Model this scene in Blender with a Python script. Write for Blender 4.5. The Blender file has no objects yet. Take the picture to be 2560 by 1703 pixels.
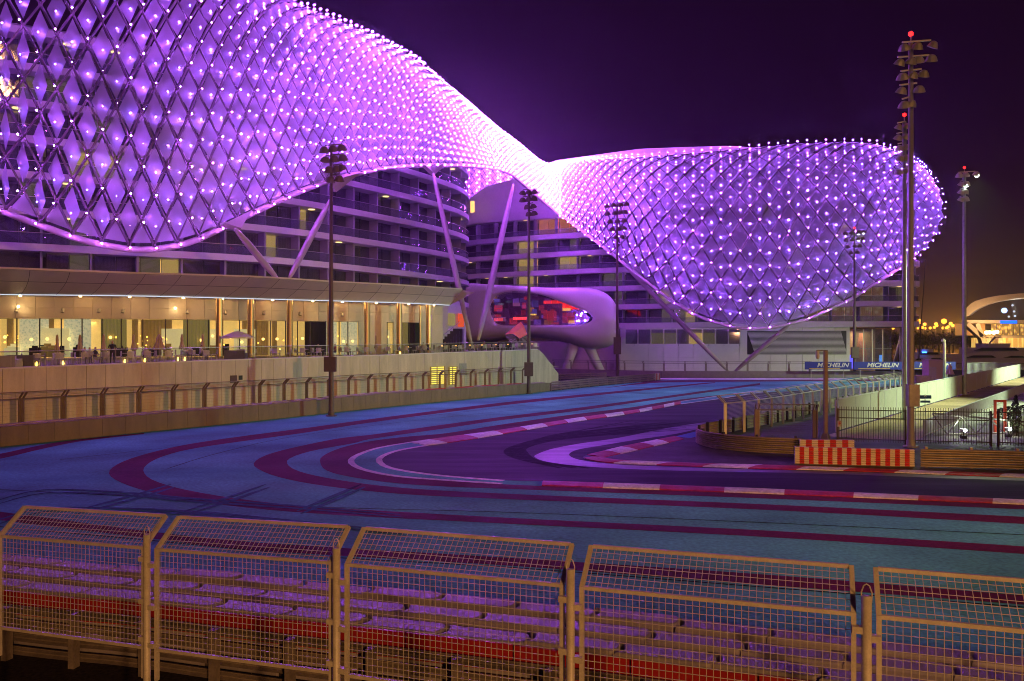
import bpy, math, random
from mathutils import Vector, Matrix
from bisect import bisect_right
random.seed(7)
R = math.radians
sc = bpy.context.scene
COL = sc.collection

# ------------------------------------------------------------------ camera
F, CX, CY, H = 2000.0, 1280.0, 851.5, 6.1          # photo survey constants (2560 px wide photograph)
cam = bpy.data.cameras.new('camera'); camo = bpy.data.objects.new('camera', cam); COL.objects.link(camo)
camo.location = (0, 0, H); camo.rotation_euler = (R(90), 0, 0)
cam.sensor_width = 36; cam.lens = 36 * F / 2560; cam.clip_end = 6000; cam.clip_start = .1
sc.camera = camo

# ------------------------------------------------------------------ night sky
w = bpy.data.worlds.new('World'); sc.world = w; w.use_nodes = True
nt = w.node_tree; nt.nodes.clear()
wo = nt.nodes.new('ShaderNodeOutputWorld'); bg = nt.nodes.new('ShaderNodeBackground')
tc = nt.nodes.new('ShaderNodeTexCoord'); sx = nt.nodes.new('ShaderNodeSeparateXYZ'); cr = nt.nodes.new('ShaderNodeValToRGB')
nt.links.new(tc.outputs['Generated'], sx.inputs[0]); nt.links.new(sx.outputs['Z'], cr.inputs[0])
e = cr.color_ramp.elements
e[0].position = 0.0; e[0].color = (.026, .0105, .0042, 1)
e[1].position = .5; e[1].color = (.0058, .0010, .0075, 1)
for p, c in ((.045, (.016, .0054, .0036, 1)), (.12, (.0120, .0026, .0070, 1)), (.25, (.0088, .0015, .0090, 1))):
    k = e.new(p); k.color = c
nt.links.new(cr.outputs[0], bg.inputs[0]); bg.inputs[1].default_value = .9
nt.links.new(bg.outputs[0], wo.inputs[0])

# ------------------------------------------------------------------ key light: the warm street lighting behind the camera
sun = bpy.data.lights.new('sun', 'SUN'); sun.energy = .30; sun.color = (1.0, .45, .13); sun.angle = R(4)
suno = bpy.data.objects.new('sun', sun); COL.objects.link(suno)
suno.rotation_euler = Vector((-.40, 1.0, -.30)).to_track_quat('-Z', 'Y').to_euler()

# sodium street lamps on the camera's side of the track
def street(loc, tgt, en, ang, col=(1.0, .41, .10)):
    l = bpy.data.lights.new('sodium_lamp', 'SPOT'); l.energy = en; l.color = col; l.shadow_soft_size = .35; l.spot_size = R(ang); l.spot_blend = .8
    o_ = bpy.data.objects.new('sodium_lamp', l); COL.objects.link(o_); o_.location = loc; o_.rotation_euler = (Vector(tgt) - Vector(loc)).to_track_quat('-Z', 'Y').to_euler()
street((46, -6, 14), (-15, 60, 0), 86000, 40, (1.0, .42, .11))
street((9, -16, 10), (0, 11, 3.2), 12500, 95, (1.0, .49, .17))

vs = sc.view_settings; vs.view_transform = 'Standard'; vs.look = 'None'; vs.gamma = 1; vs.exposure = 0
sc.cycles.use_denoising = True
sc.cycles.max_bounces = 5; sc.cycles.diffuse_bounces = 2; sc.cycles.glossy_bounces = 2
sc.cycles.transmission_bounces = 4; sc.cycles.transparent_max_bounces = 12; sc.cycles.volume_bounces = 0
sc.cycles.sample_clamp_indirect = 4; sc.cycles.caustics_reflective = False; sc.cycles.caustics_refractive = False
sc.cycles.use_light_tree = True; sc.cycles.filter_width = 1.0

# ------------------------------------------------------------------ helpers
def P(u, v, Y): return Vector(((u - CX) / F * Y, Y, H - (v - CY) / F * Y))
def G(u, v, z=0.0):
    Y = (H - z) * F / (v - CY); return Vector(((u - CX) / F * Y, Y, z))
def lerp(a, b, t): return a + (b - a) * t
def interp(xs, ys, x):
    if x <= xs[0]: return ys[0]
    if x >= xs[-1]: return ys[-1]
    i = bisect_right(xs, x) - 1
    return lerp(ys[i], ys[i + 1], (x - xs[i]) / (xs[i + 1] - xs[i]))
def smooth(xs, ys, x):
    """monotone-ish cubic (Catmull-Rom on uneven knots)"""
    n = len(xs)
    if x <= xs[0]: return ys[0] + (ys[1] - ys[0]) / (xs[1] - xs[0]) * (x - xs[0])
    if x >= xs[-1]: return ys[-1] + (ys[-1] - ys[-2]) / (xs[-1] - xs[-2]) * (x - xs[-1])
    i = bisect_right(xs, x) - 1
    def m(k):
        if k <= 0: return (ys[1] - ys[0]) / (xs[1] - xs[0])
        if k >= n - 1: return (ys[-1] - ys[-2]) / (xs[-1] - xs[-2])
        return (ys[k + 1] - ys[k - 1]) / (xs[k + 1] - xs[k - 1])
    h = xs[i + 1] - xs[i]; t = (x - xs[i]) / h
    return ((2*t**3 - 3*t**2 + 1) * ys[i] + (t**3 - 2*t**2 + t) * h * m(i)
            + (-2*t**3 + 3*t**2) * ys[i + 1] + (t**3 - t**2) * h * m(i + 1))
def catmull(pts, step=1.0, closed=False):
    """dense polyline through points"""
    out = []; n = len(pts)
    for i in range(n if closed else n - 1):
        if closed: p = [pts[(i - 1) % n], pts[i], pts[(i + 1) % n], pts[(i + 2) % n]]
        else: p = [pts[max(i - 1, 0)], pts[i], pts[i + 1], pts[min(i + 2, n - 1)]]
        k = max(2, min(24, int((p[2] - p[1]).length / step) + 1))
        for q in range(k):
            t = q / k
            out.append(.5 * ((2 * p[1]) + (p[2] - p[0]) * t + (2*p[0] - 5*p[1] + 4*p[2] - p[3]) * t*t + (3*p[1] - p[0] - 3*p[2] + p[3]) * t**3))
    if not closed: out.append(pts[-1].copy())
    return out
def resample(pts, n):
    L = [0.0]
    for a, b in zip(pts, pts[1:]): L.append(L[-1] + (b - a).length)
    out = []
    for i in range(n):
        s = L[-1] * i / (n - 1); k = min(max(bisect_right(L, s) - 1, 0), len(pts) - 2)
        d = L[k + 1] - L[k]; out.append(pts[k].lerp(pts[k + 1], (s - L[k]) / d if d > 1e-9 else 0))
    return out
def plen(pts): return sum((b - a).length for a, b in zip(pts, pts[1:]))
def at_len(pts, s):
    """point and unit tangent at arc length s"""
    for a, b in zip(pts, pts[1:]):
        d = (b - a).length
        if s <= d: return a.lerp(b, s / d), (b - a).normalized()
        s -= d
    d = (pts[-1] - pts[-2]).normalized()
    return pts[-1] + d * s, d

ORG = {}
def _ico():
    t = (1 + 5 ** .5) / 2
    v = [(-1,t,0),(1,t,0),(-1,-t,0),(1,-t,0),(0,-1,t),(0,1,t),(0,-1,-t),(0,1,-t),(t,0,-1),(t,0,1),(-t,0,-1),(-t,0,1)]
    f = [(0,11,5),(0,5,1),(0,1,7),(0,7,10),(0,10,11),(1,5,9),(5,11,4),(11,10,2),(10,7,6),(7,1,8),(3,9,4),(3,4,2),(3,2,6),(3,6,8),(3,8,9),(4,9,5),(2,4,11),(6,2,10),(8,6,7),(9,8,1)]
    return [Vector(a).normalized() for a in v], f
ICO = _ico()
class MB:
    def __init__(s): s.v = []; s.f = []; s.m = []; s.cur = 0
    def add(s, vs, fs):
        n = len(s.v); s.v += [Vector(p) for p in vs]
        for f in fs: s.f.append(tuple(i + n for i in f)); s.m.append(s.cur)
        return s
    def poly(s, pts): return s.add(pts, [tuple(range(len(pts)))])
    def box(s, c, size, rz=0, mat=None):
        x, y, z = size[0] / 2, size[1] / 2, size[2] / 2; c = Vector(c)
        p = [Vector(q) for q in ((-x,-y,-z),(x,-y,-z),(x,y,-z),(-x,y,-z),(-x,-y,z),(x,-y,z),(x,y,z),(-x,y,z))]
        M_ = mat if mat is not None else Matrix.Rotation(rz, 3, 'Z')
        return s.add([c + M_ @ q for q in p], [(3,2,1,0),(4,5,6,7),(0,1,5,4),(1,2,6,5),(2,3,7,6),(3,0,4,7)])
    def bar(s, a, b, w_, h_, up=Vector((0, 0, 1))):
        a = Vector(a); b = Vector(b); d = (b - a).normalized()
        x = d.cross(up)
        if x.length < 1e-4: x = d.cross(Vector((0, 1, 0)))
        x.normalize(); y = x.cross(d).normalized()
        r = [x * sx_ * w_ / 2 + y * sy_ * h_ / 2 for sx_, sy_ in ((-1,-1),(1,-1),(1,1),(-1,1))]
        return s.add([a + q for q in r] + [b + q for q in r], [(0,1,2,3),(7,6,5,4),(0,4,5,1),(1,5,6,2),(2,6,7,3),(3,7,4,0)])
    def tube(s, a, b, r0, r1=None, n=8, caps=True):
        return s.path([a, b], [r0, r0 if r1 is None else r1], n, caps)
    def path(s, pts, rad, n=8, caps=True):
        pts = [Vector(p) for p in pts]; N = len(pts)
        if not isinstance(rad, (list, tuple)): rad = [rad] * N
        vs_ = []; fs = []; ref = None
        for i in range(N):
            d = (pts[min(i + 1, N - 1)] - pts[max(i - 1, 0)]).normalized()
            if ref is None:
                ref = d.cross(Vector((0, 0, 1)))
                if ref.length < 1e-3: ref = Vector((1, 0, 0))
            x = (ref - d * ref.dot(d)).normalized(); ref = x; y = d.cross(x)
            for k in range(n):
                a = 2 * math.pi * k / n + math.pi / n
                vs_.append(pts[i] + (x * math.cos(a) + y * math.sin(a)) * rad[i])
        for i in range(N - 1):
            for k in range(n):
                fs.append((i*n + k, i*n + (k+1) % n, (i+1)*n + (k+1) % n, (i+1)*n + k))
        if caps: fs += [tuple(range(n - 1, -1, -1)), tuple(range((N-1)*n, N*n))]
        return s.add(vs_, fs)
    def ball(s, c, r): c = Vector(c); return s.add([c + q * r for q in ICO[0]], ICO[1])
    def octa(s, c, r):
        c = Vector(c)
        return s.add([c + Vector(q) * r for q in ((1,0,0),(-1,0,0),(0,1,0),(0,-1,0),(0,0,1),(0,0,-1))],
                     [(0,2,4),(2,1,4),(1,3,4),(3,0,4),(2,0,5),(1,2,5),(3,1,5),(0,3,5)])
    def lathe(s, prof, c=(0, 0, 0), n=12):
        c = Vector(c); vs_ = []; fs = []
        for r, z in prof:
            for k in range(n):
                a = 2 * math.pi * k / n; vs_.append(c + Vector((r * math.cos(a), r * math.sin(a), z)))
        for i in range(len(prof) - 1):
            for k in range(n): fs.append((i*n+k, i*n+(k+1) % n, (i+1)*n+(k+1) % n, (i+1)*n+k))
        fs += [tuple(range(n - 1, -1, -1)), tuple(range((len(prof)-1)*n, len(prof)*n))]
        return s.add(vs_, fs)
    def prism(s, pts, off):
        pts = [Vector(p) for p in pts]; off = Vector(off); n = len(pts)
        return s.add(pts + [p + off for p in pts], [tuple(range(n - 1, -1, -1)), tuple(range(n, 2*n))] + [(i, (i+1) % n, n + (i+1) % n, n + i) for i in range(n)])
    def grid(s, rows, closed=False):
        nr, nc = len(rows), len(rows[0]); fs = []
        for i in range(nr - 1):
            for k in range(nc if closed else nc - 1):
                fs.append((i*nc+k, i*nc+(k+1) % nc, (i+1)*nc+(k+1) % nc, (i+1)*nc+k))
        return s.add([p for r in rows for p in r], fs)
    def strip(s, A, B):
        return s.grid([A, B])
    def wall(s, line, z0, z1, th):
        """vertical wall of thickness th (to the left of the line) following a plan polyline"""
        n = len(line); L = []
        for i, p in enumerate(line):
            d = line[min(i+1, n-1)] - line[max(i-1, 0)]; d = Vector((d.x, d.y, 0)).normalized(); L.append(Vector((-d.y, d.x, 0)) * th)
        def z(q, i, zz):
            zz = zz[i] if isinstance(zz, (list, tuple)) else zz
            return Vector((q.x, q.y, zz))
        rows = [[z(p, i, z0) for i, p in enumerate(line)], [z(p, i, z1) for i, p in enumerate(line)],
                [z(p + L[i], i, z1) for i, p in enumerate(line)], [z(p + L[i], i, z0) for i, p in enumerate(line)]]
        rows.append([q.copy() for q in rows[0]])
        s.grid(rows)
        s.poly([rows[k][0] for k in range(4)]); s.poly([rows[k][-1] for k in (3, 2, 1, 0)])
        return s
    def build(s, name, mat, parent=None, smooth=False, kind=None, label=None):
        o0 = ORG.get(parent.name, Vector()) if parent else Vector()
        me = bpy.data.meshes.new(name)
        me.from_pydata([tuple(p - o0) for p in s.v], [], s.f)
        mats = mat if isinstance(mat, (list, tuple)) else [mat]
        for m_ in mats: me.materials.append(m_)
        if len(mats) > 1: me.polygons.foreach_set('material_index', s.m)
        if smooth: me.polygons.foreach_set('use_smooth', [True] * len(me.polygons))
        me.update()
        o = bpy.data.objects.new(name, me); COL.objects.link(o)
        if parent: o.parent = parent
        ORG[o.name] = o0
        if kind: o['kind'] = kind
        if label: o['label'] = label
        return o
def tag(o, label, cat, group=None, kind=None):
    o['label'] = label; o['category'] = cat
    if group: o['group'] = group
    if kind: o['kind'] = kind
    return o
def thing(name, label, cat, loc=(0, 0, 0), group=None):
    o = bpy.data.objects.new(name, None); COL.objects.link(o); o.location = loc; o.empty_display_size = .2
    ORG[o.name] = Vector(loc); return tag(o, label, cat, group)
def copy_tree(root, loc=None, rz=None, label=None, parent=None, mats=None):
    c = root.copy(); COL.objects.link(c); c.parent = parent
    if loc is not None: c.location = loc
    if rz is not None: c.rotation_euler = (0, 0, rz)
    if label: c['label'] = label
    for ch in list(root.children): copy_tree(ch, parent=c)
    return c
def struct(name, mb, mat, smooth=False, kind='structure'):
    o = mb.build(name, mat, None, smooth); o['kind'] = kind; return o

# ------------------------------------------------------------------ materials
MC = {}
def M(name, col, rough=.6, metal=0, var=.18, scale=2.0, bump=0.0, spec=.5, es=0, ecol=None, grain=0, gs=40, coat=0, stretch=None):
    if name in MC: return MC[name]
    m = bpy.data.materials.new(name); m.use_nodes = True; t = m.node_tree; b = t.nodes['Principled BSDF']
    b.inputs['Roughness'].default_value = rough; b.inputs['Metallic'].default_value = metal
    b.inputs['Specular IOR Level'].default_value = spec
    if coat: b.inputs['Coat Weight'].default_value = coat
    if es: b.inputs['Emission Color'].default_value = (*(ecol or col), 1); b.inputs['Emission Strength'].default_value = es
    if var or grain:
        g = t.nodes.new('ShaderNodeNewGeometry'); n = t.nodes.new('ShaderNodeTexNoise')
        n.inputs['Scale'].default_value = scale; n.inputs['Detail'].default_value = 5; n.inputs['Roughness'].default_value = .65
        src = g.outputs['Position']
        if stretch:
            mp = t.nodes.new('ShaderNodeMapping'); mp.inputs['Scale'].default_value = stretch; t.links.new(src, mp.inputs[0]); src = mp.outputs[0]
        t.links.new(src, n.inputs['Vector'])
        mr = t.nodes.new('ShaderNodeMapRange'); mr.inputs[1].default_value = .3; mr.inputs[2].default_value = .7
        mr.inputs[3].default_value = 1 - var; mr.inputs[4].default_value = 1 + var * .6
        t.links.new(n.outputs[0], mr.inputs[0]); val = mr.outputs[0]
        if grain:
            n2 = t.nodes.new('ShaderNodeTexNoise'); n2.inputs['Scale'].default_value = gs; n2.inputs['Detail'].default_value = 2
            t.links.new(g.outputs['Position'], n2.inputs['Vector'])
            m2 = t.nodes.new('ShaderNodeMapRange'); m2.inputs[1].default_value = .3; m2.inputs[2].default_value = .7
            m2.inputs[3].default_value = 1 - grain; m2.inputs[4].default_value = 1 + grain
            t.links.new(n2.outputs[0], m2.inputs[0])
            mu = t.nodes.new('ShaderNodeMath'); mu.operation = 'MULTIPLY'; t.links.new(val, mu.inputs[0]); t.links.new(m2.outputs[0], mu.inputs[1]); val = mu.outputs[0]
        mx = t.nodes.new('ShaderNodeVectorMath'); mx.operation = 'SCALE'; mx.inputs[0].default_value = col
        t.links.new(val, mx.inputs['Scale']); t.links.new(mx.outputs[0], b.inputs['Base Color'])
        mr2 = t.nodes.new('ShaderNodeMapRange'); mr2.inputs[3].default_value = max(.02, rough - .1); mr2.inputs[4].default_value = min(1, rough + .1)
        t.links.new(n.outputs[0], mr2.inputs[0]); t.links.new(mr2.outputs[0], b.inputs['Roughness'])
        if bump:
            bp = t.nodes.new('ShaderNodeBump'); bp.inputs['Strength'].default_value = bump; bp.inputs['Distance'].default_value = .05
            t.links.new((n2 if grain else n).outputs[0], bp.inputs['Height']); t.links.new(bp.outputs[0], b.inputs['Normal'])
    else: b.inputs['Base Color'].default_value = (*col, 1)
    MC[name] = m; return m
def emit(name, col, strength):
    if name in MC: return MC[name]
    m = bpy.data.materials.new(name); m.use_nodes = True; t = m.node_tree; t.nodes.clear()
    o = t.nodes.new('ShaderNodeOutputMaterial'); e_ = t.nodes.new('ShaderNodeEmission')
    e_.inputs[0].default_value = (*col, 1); e_.inputs[1].default_value = strength; t.links.new(e_.outputs[0], o.inputs[0])
    MC[name] = m; return m
def glass(name, tint, transp, rough=.05, fres=True, metal=0):
    """pane: glossy reflection over partly see-through body"""
    if name in MC: return MC[name]
    m = bpy.data.materials.new(name); m.use_nodes = True; t = m.node_tree; t.nodes.clear()
    o = t.nodes.new('ShaderNodeOutputMaterial'); tr = t.nodes.new('ShaderNodeBsdfTransparent'); pb = t.nodes.new('ShaderNodeBsdfPrincipled'); mx = t.nodes.new('ShaderNodeMixShader')
    pb.inputs['Base Color'].default_value = (*tint, 1); pb.inputs['Roughness'].default_value = rough; pb.inputs['Metallic'].default_value = metal; pb.inputs['Specular IOR Level'].default_value = .8
    tr.inputs[0].default_value = (.92, .95, .96, 1)
    fr = t.nodes.new('ShaderNodeFresnel'); fr.inputs[0].default_value = 1.5
    mr = t.nodes.new('ShaderNodeMapRange'); mr.inputs[3].default_value = 1 - transp; mr.inputs[4].default_value = 1.0
    t.links.new(fr.outputs[0], mr.inputs[0])
    if fres: t.links.new(mr.outputs[0], mx.inputs[0])
    else: mx.inputs[0].default_value = 1 - transp
    t.links.new(tr.outputs[0], mx.inputs[1]); t.links.new(pb.outputs[0], mx.inputs[2]); t.links.new(mx.outputs[0], o.inputs[0])
    MC[name] = m; return m

m_white = M('white_cladding', (.72, .70, .69), .45, var=.06, scale=.6)
m_steel = M('white_steel', (.46, .40, .36), .45, var=.08)
m_frame = M('shell_steel', (.11, .085, .095), .45, var=.1)
m_cream = M('cream_cladding', (.66, .60, .52), .5, var=.07, scale=.8)
m_tw = M('terrace_cladding', (.62, .56, .49), .55, var=.22, scale=.9, stretch=(1.2, 1.2, .22), grain=.05, gs=12)
m_conc = M('pale_concrete', (.40, .37, .33), .8, var=.2, scale=1.5, grain=.1)
m_belt = M('barrier_belt', (.21, .165, .12), .75, var=.25, scale=1.2, grain=.15, gs=25, stretch=(1, 1, .25))
m_galv = M('galvanised_steel', (.48, .46, .42), .42, .6, var=.18, scale=4)
m_dpole = M('mast_steel', (.13, .095, .065), .55, .2, var=.15, scale=3)
m_dark = M('dark_metal', (.03, .028, .028), .5, .3, var=.2)
m_asph = M('asphalt', (.050, .045, .047), .55, var=.35, scale=.25, grain=.35, gs=9, spec=.45)
m_shell = glass('frosted_shell_glass', (.42, .42, .46), .38, .36)
m_led = emit('led_lamp', (.46, .085, 1.0), 660)
m_led2 = emit('added_glow_led', (.24, .085, 1.0), 900)
m_win = glass('dark_window', (.24, .23, .29), .52, .05, metal=.5)
m_rail = glass('balcony_glass', (.30, .31, .38), .70, .04, fres=False, metal=.4)
m_lit = emit('lit_window', (1.0, .62, .14), 1.5)
m_litd = emit('dim_lit_window', (.80, .62, .22), .34)
# ================================================================== ground, track and painted run-off
def zA(x, y): return (780 + .4752 * x, 940 + .4752 * y)
def zB(x, y): return (.4243 * x, 940 + .4243 * y)
def zC(x, y): return (1280 + .27165 * x, 850 + .27165 * y)
def zD(x, y): return (1920 + .27165 * x, 850 + .27165 * y)
def gpts(f, lst, z=0.0): return [G(*f(a, b), z) if f else G(a, b, z) for a, b in lst]
def gline(segs, z, step=1.2):
    """segs: list of (pixel-frame, points) -> smooth ground polyline at height z"""
    pts = []
    for f, lst in segs: pts += gpts(f, lst, 0.0)
    pts = catmull(pts, step)
    return [Vector((p.x, p.y, z)) for p in pts]
def ribbon(name, A, B, z, mat, n=90):
    A = resample(A, n); B = resample(B, n); m_ = MB()
    m_.strip([Vector((p.x, p.y, z)) for p in A], [Vector((p.x, p.y, z)) for p in B])
    return struct(name, m_, mat)

def surf_mat(name, col, rough, wear, wearcol, grain=.25, gs=7, spec=.16, sc_=.18, wscale=.35, wstretch=(1, 1, 1), rvar=.12):
    """painted or bare asphalt: large mottling, grain and scuffed wear"""
    m = bpy.data.materials.new(name); m.use_nodes = True; t = m.node_tree; b = t.nodes['Principled BSDF']
    N = t.nodes.new; L = t.links.new
    g = N('ShaderNodeNewGeometry')
    n1 = N('ShaderNodeTexNoise'); n1.inputs['Scale'].default_value = sc_; n1.inputs['Detail'].default_value = 6; L(g.outputs['Position'], n1.inputs['Vector'])
    n2 = N('ShaderNodeTexNoise'); n2.inputs['Scale'].default_value = gs; n2.inputs['Detail'].default_value = 3; L(g.outputs['Position'], n2.inputs['Vector'])
    mp = N('ShaderNodeMapping'); mp.inputs['Scale'].default_value = wstretch; mp.inputs['Rotation'].default_value = (0, 0, R(22)); L(g.outputs['Position'], mp.inputs[0])
    n3 = N('ShaderNodeTexNoise'); n3.inputs['Scale'].default_value = wscale; n3.inputs['Detail'].default_value = 8; n3.inputs['Roughness'].default_value = .7; L(mp.outputs[0], n3.inputs['Vector'])
    r1 = N('ShaderNodeMapRange'); r1.inputs[1].default_value = .35; r1.inputs[2].default_value = .68; r1.inputs[3].default_value = .62; r1.inputs[4].default_value = 1.25; L(n1.outputs[0], r1.inputs[0])
    r2 = N('ShaderNodeMapRange'); r2.inputs[1].default_value = .3; r2.inputs[2].default_value = .7; r2.inputs[3].default_value = 1 - grain; r2.inputs[4].default_value = 1 + grain; L(n2.outputs[0], r2.inputs[0])
    mu = N('ShaderNodeMath'); mu.operation = 'MULTIPLY'; L(r1.outputs[0], mu.inputs[0]); L(r2.outputs[0], mu.inputs[1])
    s = N('ShaderNodeVectorMath'); s.operation = 'SCALE'; s.inputs[0].default_value = col; L(mu.outputs[0], s.inputs['Scale'])
    r3 = N('ShaderNodeMapRange'); r3.inputs[1].default_value = .52; r3.inputs[2].default_value = .74; r3.inputs[3].default_value = 0; r3.inputs[4].default_value = wear; L(n3.outputs[0], r3.inputs[0])
    mx = N('ShaderNodeMix'); mx.data_type = 'RGBA'; L(r3.outputs[0], mx.inputs[0]); L(s.outputs[0], mx.inputs[6]); mx.inputs[7].default_value = (*wearcol, 1)
    L(mx.outputs[2], b.inputs['Base Color'])
    r4 = N('ShaderNodeMapRange'); r4.inputs[1].default_value = .3; r4.inputs[2].default_value = .7; r4.inputs[3].default_value = rough - rvar; r4.inputs[4].default_value = rough + rvar; L(n3.outputs[0], r4.inputs[0])
    L(r4.outputs[0], b.inputs['Roughness']); b.inputs['Specular IOR Level'].default_value = spec
    bp = N('ShaderNodeBump'); bp.inputs['Strength'].default_value = .35; bp.inputs['Distance'].default_value = .02; L(n2.outputs[0], bp.inputs['Height']); L(bp.outputs[0], b.inputs['Normal'])
    return m
m_blue = surf_mat('blue_runoff_paint', (.10, .47, .42), .8, .55, (.05, .22, .30), wscale=.16, wstretch=(.35, 1.6, 1))
m_mar = surf_mat('maroon_paint', (.120, .012, .036), .8, .4, (.06, .01, .04))
m_track = surf_mat('track_asphalt', (.012, .009, .011), .66, .7, (.018, .014, .022), wscale=.5, wstretch=(.2, 1.5, 1), spec=.14)
m_line = surf_mat('rubbered_sheen_line', (.042, .028, .054), .40, .75, (.035, .026, .045), wscale=.6, wstretch=(.15, 1.8, 1), spec=.6, rvar=.1)  # violet base colour carries the reflected glow of the shell
m_infield = surf_mat('infield_asphalt', (.062, .056, .052), .6, .5, (.03, .026, .03))
m_wpaint = surf_mat('white_paint', (.74, .70, .66), .55, .35, (.30, .25, .27), wscale=1.3)
m_rpaint = surf_mat('red_paint', (.40, .030, .040), .5, .35, (.22, .02, .04), wscale=1.3)
m_teal = surf_mat('teal_paint', (.04, .30, .42), .6, .4, (.03, .15, .26))
m_skid = surf_mat('tyre_rubber_mark', (.0045, .004, .005), .75, .6, (.012, .009, .012), wscale=2, spec=.06)
m_grav = surf_mat('dark_gravel', (.035, .026, .020), .9, .5, (.015, .012, .01), grain=.6, gs=14)
m_road = surf_mat('service_road', (.10, .095, .085), .7, .5, (.06, .055, .05))
m_ramp = surf_mat('tan_paving', (.54, .39, .24), .7, .3, (.36, .25, .15))
m_pave = surf_mat('pale_paving', (.42, .40, .34), .7, .4, (.3, .28, .24))

g = MB(); g.poly([(-900, -60, -.004), (900, -60, -.004), (2500, 3000, -.004), (-2500, 3000, -.004)])
struct('ground', g, m_grav)
# painted run-off: everything outside the track between the two barriers
Lb = gline([(None, [(-60, 1124), (0, 1118), (320, 1085), (640, 1053), (966, 1018), (1280, 988), (1375, 978), (1500, 965), (1650, 951)])], .004)
g = MB(); far = [Vector((27, 128, .004)), Vector((75, 133.5, .004)), Vector((130, 133.5, .004)), Vector((130, 60, .004)), Vector((40, 15.0, .004)), Vector((7.9, 12.9, .004)), Vector((0, 15.4, .004)), Vector((-5.3, 17.0, .004)), Vector((-12, 18.6, .004)), Vector((-40, 28, .004)), Vector((-45, 38, .004))]
g.poly(Lb + far); struct('run_off_pavement', g, m_blue)
gv = MB(); gv.poly([(-60, 36, 0), (-11, 18.1, 0), (8, 12.4, 0), (60, -6, 0), (60, -40, 0), (-60, -40, 0)]); struct('gravel_verge', gv, m_grav)

# outer edge of the strip round the hairpin, and its inner edge (track side)
O_far = (zA, [(2357, 76), (2150, 105), (1940, 135), (1700, 180), (1400, 222), (1000, 285), (700, 325), (480, 357)])
O_nose = (zA, [(350, 380), (250, 413), (205, 445), (225, 475), (300, 503), (450, 530), (700, 550), (1000, 569)])
O_near = (None, [(1280, 1212.7), (1500, 1220.5), (1920, 1236), (2240, 1249.5), (2560, 1263), (2900, 1278)])
I_far = (zA, [(2357, 88), (2150, 120), (1940, 149), (1700, 196), (1400, 240), (1000, 308), (760, 348), (600, 368)])
I_nose = (zA, [(470, 390), (395, 412), (352, 440), (375, 472), (450, 495), (600, 518), (800, 538), (1010, 553)])
I_near = (None, [(1280, 1202.5), (1500, 1209), (1920, 1224.5), (2240, 1238.5), (2560, 1252), (2900, 1266)])
Ofull = gline([O_far, O_nose, O_near], .008); Ifull = gline([I_far, I_nose, I_near], .008)
# track surface
Bin_far = (zC, [(2356, 640), (2000, 755), (1720, 838), (1500, 892), (1250, 938), (1000, 988), (800, 1037), (690, 1062)])
Bin_nose = (zC, [(652, 1082), (700, 1107), (850, 1131)])
Bin_near = (zC, [(1050, 1143), (1450, 1160), (1900, 1175), (2356, 1192)]); Bin_near2 = (zD, [(700, 1208), (1600, 1243), (2356, 1272), (3400, 1312)])
Binner = gline([Bin_far, Bin_nose, Bin_near, Bin_near2], .008)
ext = [Vector((95, 134, .008)), Vector((95, 120, .008))]
ribbon('track', [ext[0]] + Ifull, [ext[1]] + Binner, .010, m_track, 160)
# infield inside the apex
g = MB(); g.poly([Vector((p.x, p.y, .014)) for p in Binner] + [Vector((60, 40, .014)), Vector((95, 120, .014))]); struct('infield_pavement', g, m_infield)
# rubbered racing line, with the purple sheen in its colour
RLo = gline([(zC, [(2500, 640), (1930, 738), (1500, 800), (1000, 900), (600, 960), (350, 1010), (232, 1055), (205, 1077), (300, 1120), (600, 1162), (1000, 1187), (1500, 1206), (2356, 1222)]), (zD, [(700, 1240), (1600, 1275), (2356, 1300), (3400, 1345)])], 0)
RLi = gline([(zC, [(2500, 690), (1930, 778), (1500, 868), (1200, 912), (800, 978), (620, 1008), (545, 1035), (525, 1062), (570, 1092), (700, 1120), (1000, 1152), (1500, 1172), (2356, 1200)]), (zD, [(700, 1214), (1600, 1248), (2356, 1276), (3400, 1316)])], 0)
ribbon('racing_line', RLo, RLi, .0172, m_line, 130)
# strip round the nose: blue paint between white lines
k0 = len(gline([O_far], 0)) - 1
On = gline([(zA, [(560, 345), (480, 357)]), O_nose], .014); In = gline([(zA, [(600, 368)]), I_nose], .014)
ribbon('painted_strip', On, In, .016, m_teal if False else m_blue, 80)
def offset(line, d):
    n = len(line); out = []
    for i, p in enumerate(line):
        t = line[min(i+1, n-1)] - line[max(i-1, 0)]; t = Vector((t.x, t.y, 0)).normalized(); out.append(p + Vector((-t.y, t.x, 0)) * d)
    return out
for nm, ln in (('edge_line', On), ('edge_line', In)):
    ribbon(nm, offset(ln, -.16), offset(ln, .16), .022, m_wpaint, 90)
Of2 = gline([(zA, [(2900, 2), (2357, 76), (2150, 105), (1940, 135)])], 0); If2 = gline([(zA, [(2900, 14), (2357, 88), (2150, 120), (1940, 149)])], 0)
ribbon('painted_strip', Of2, If2, .016, m_teal, 30)
for ln in (Of2, If2): ribbon('edge_line', offset(ln, -.14), offset(ln, .14), .022, m_wpaint, 30)
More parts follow.
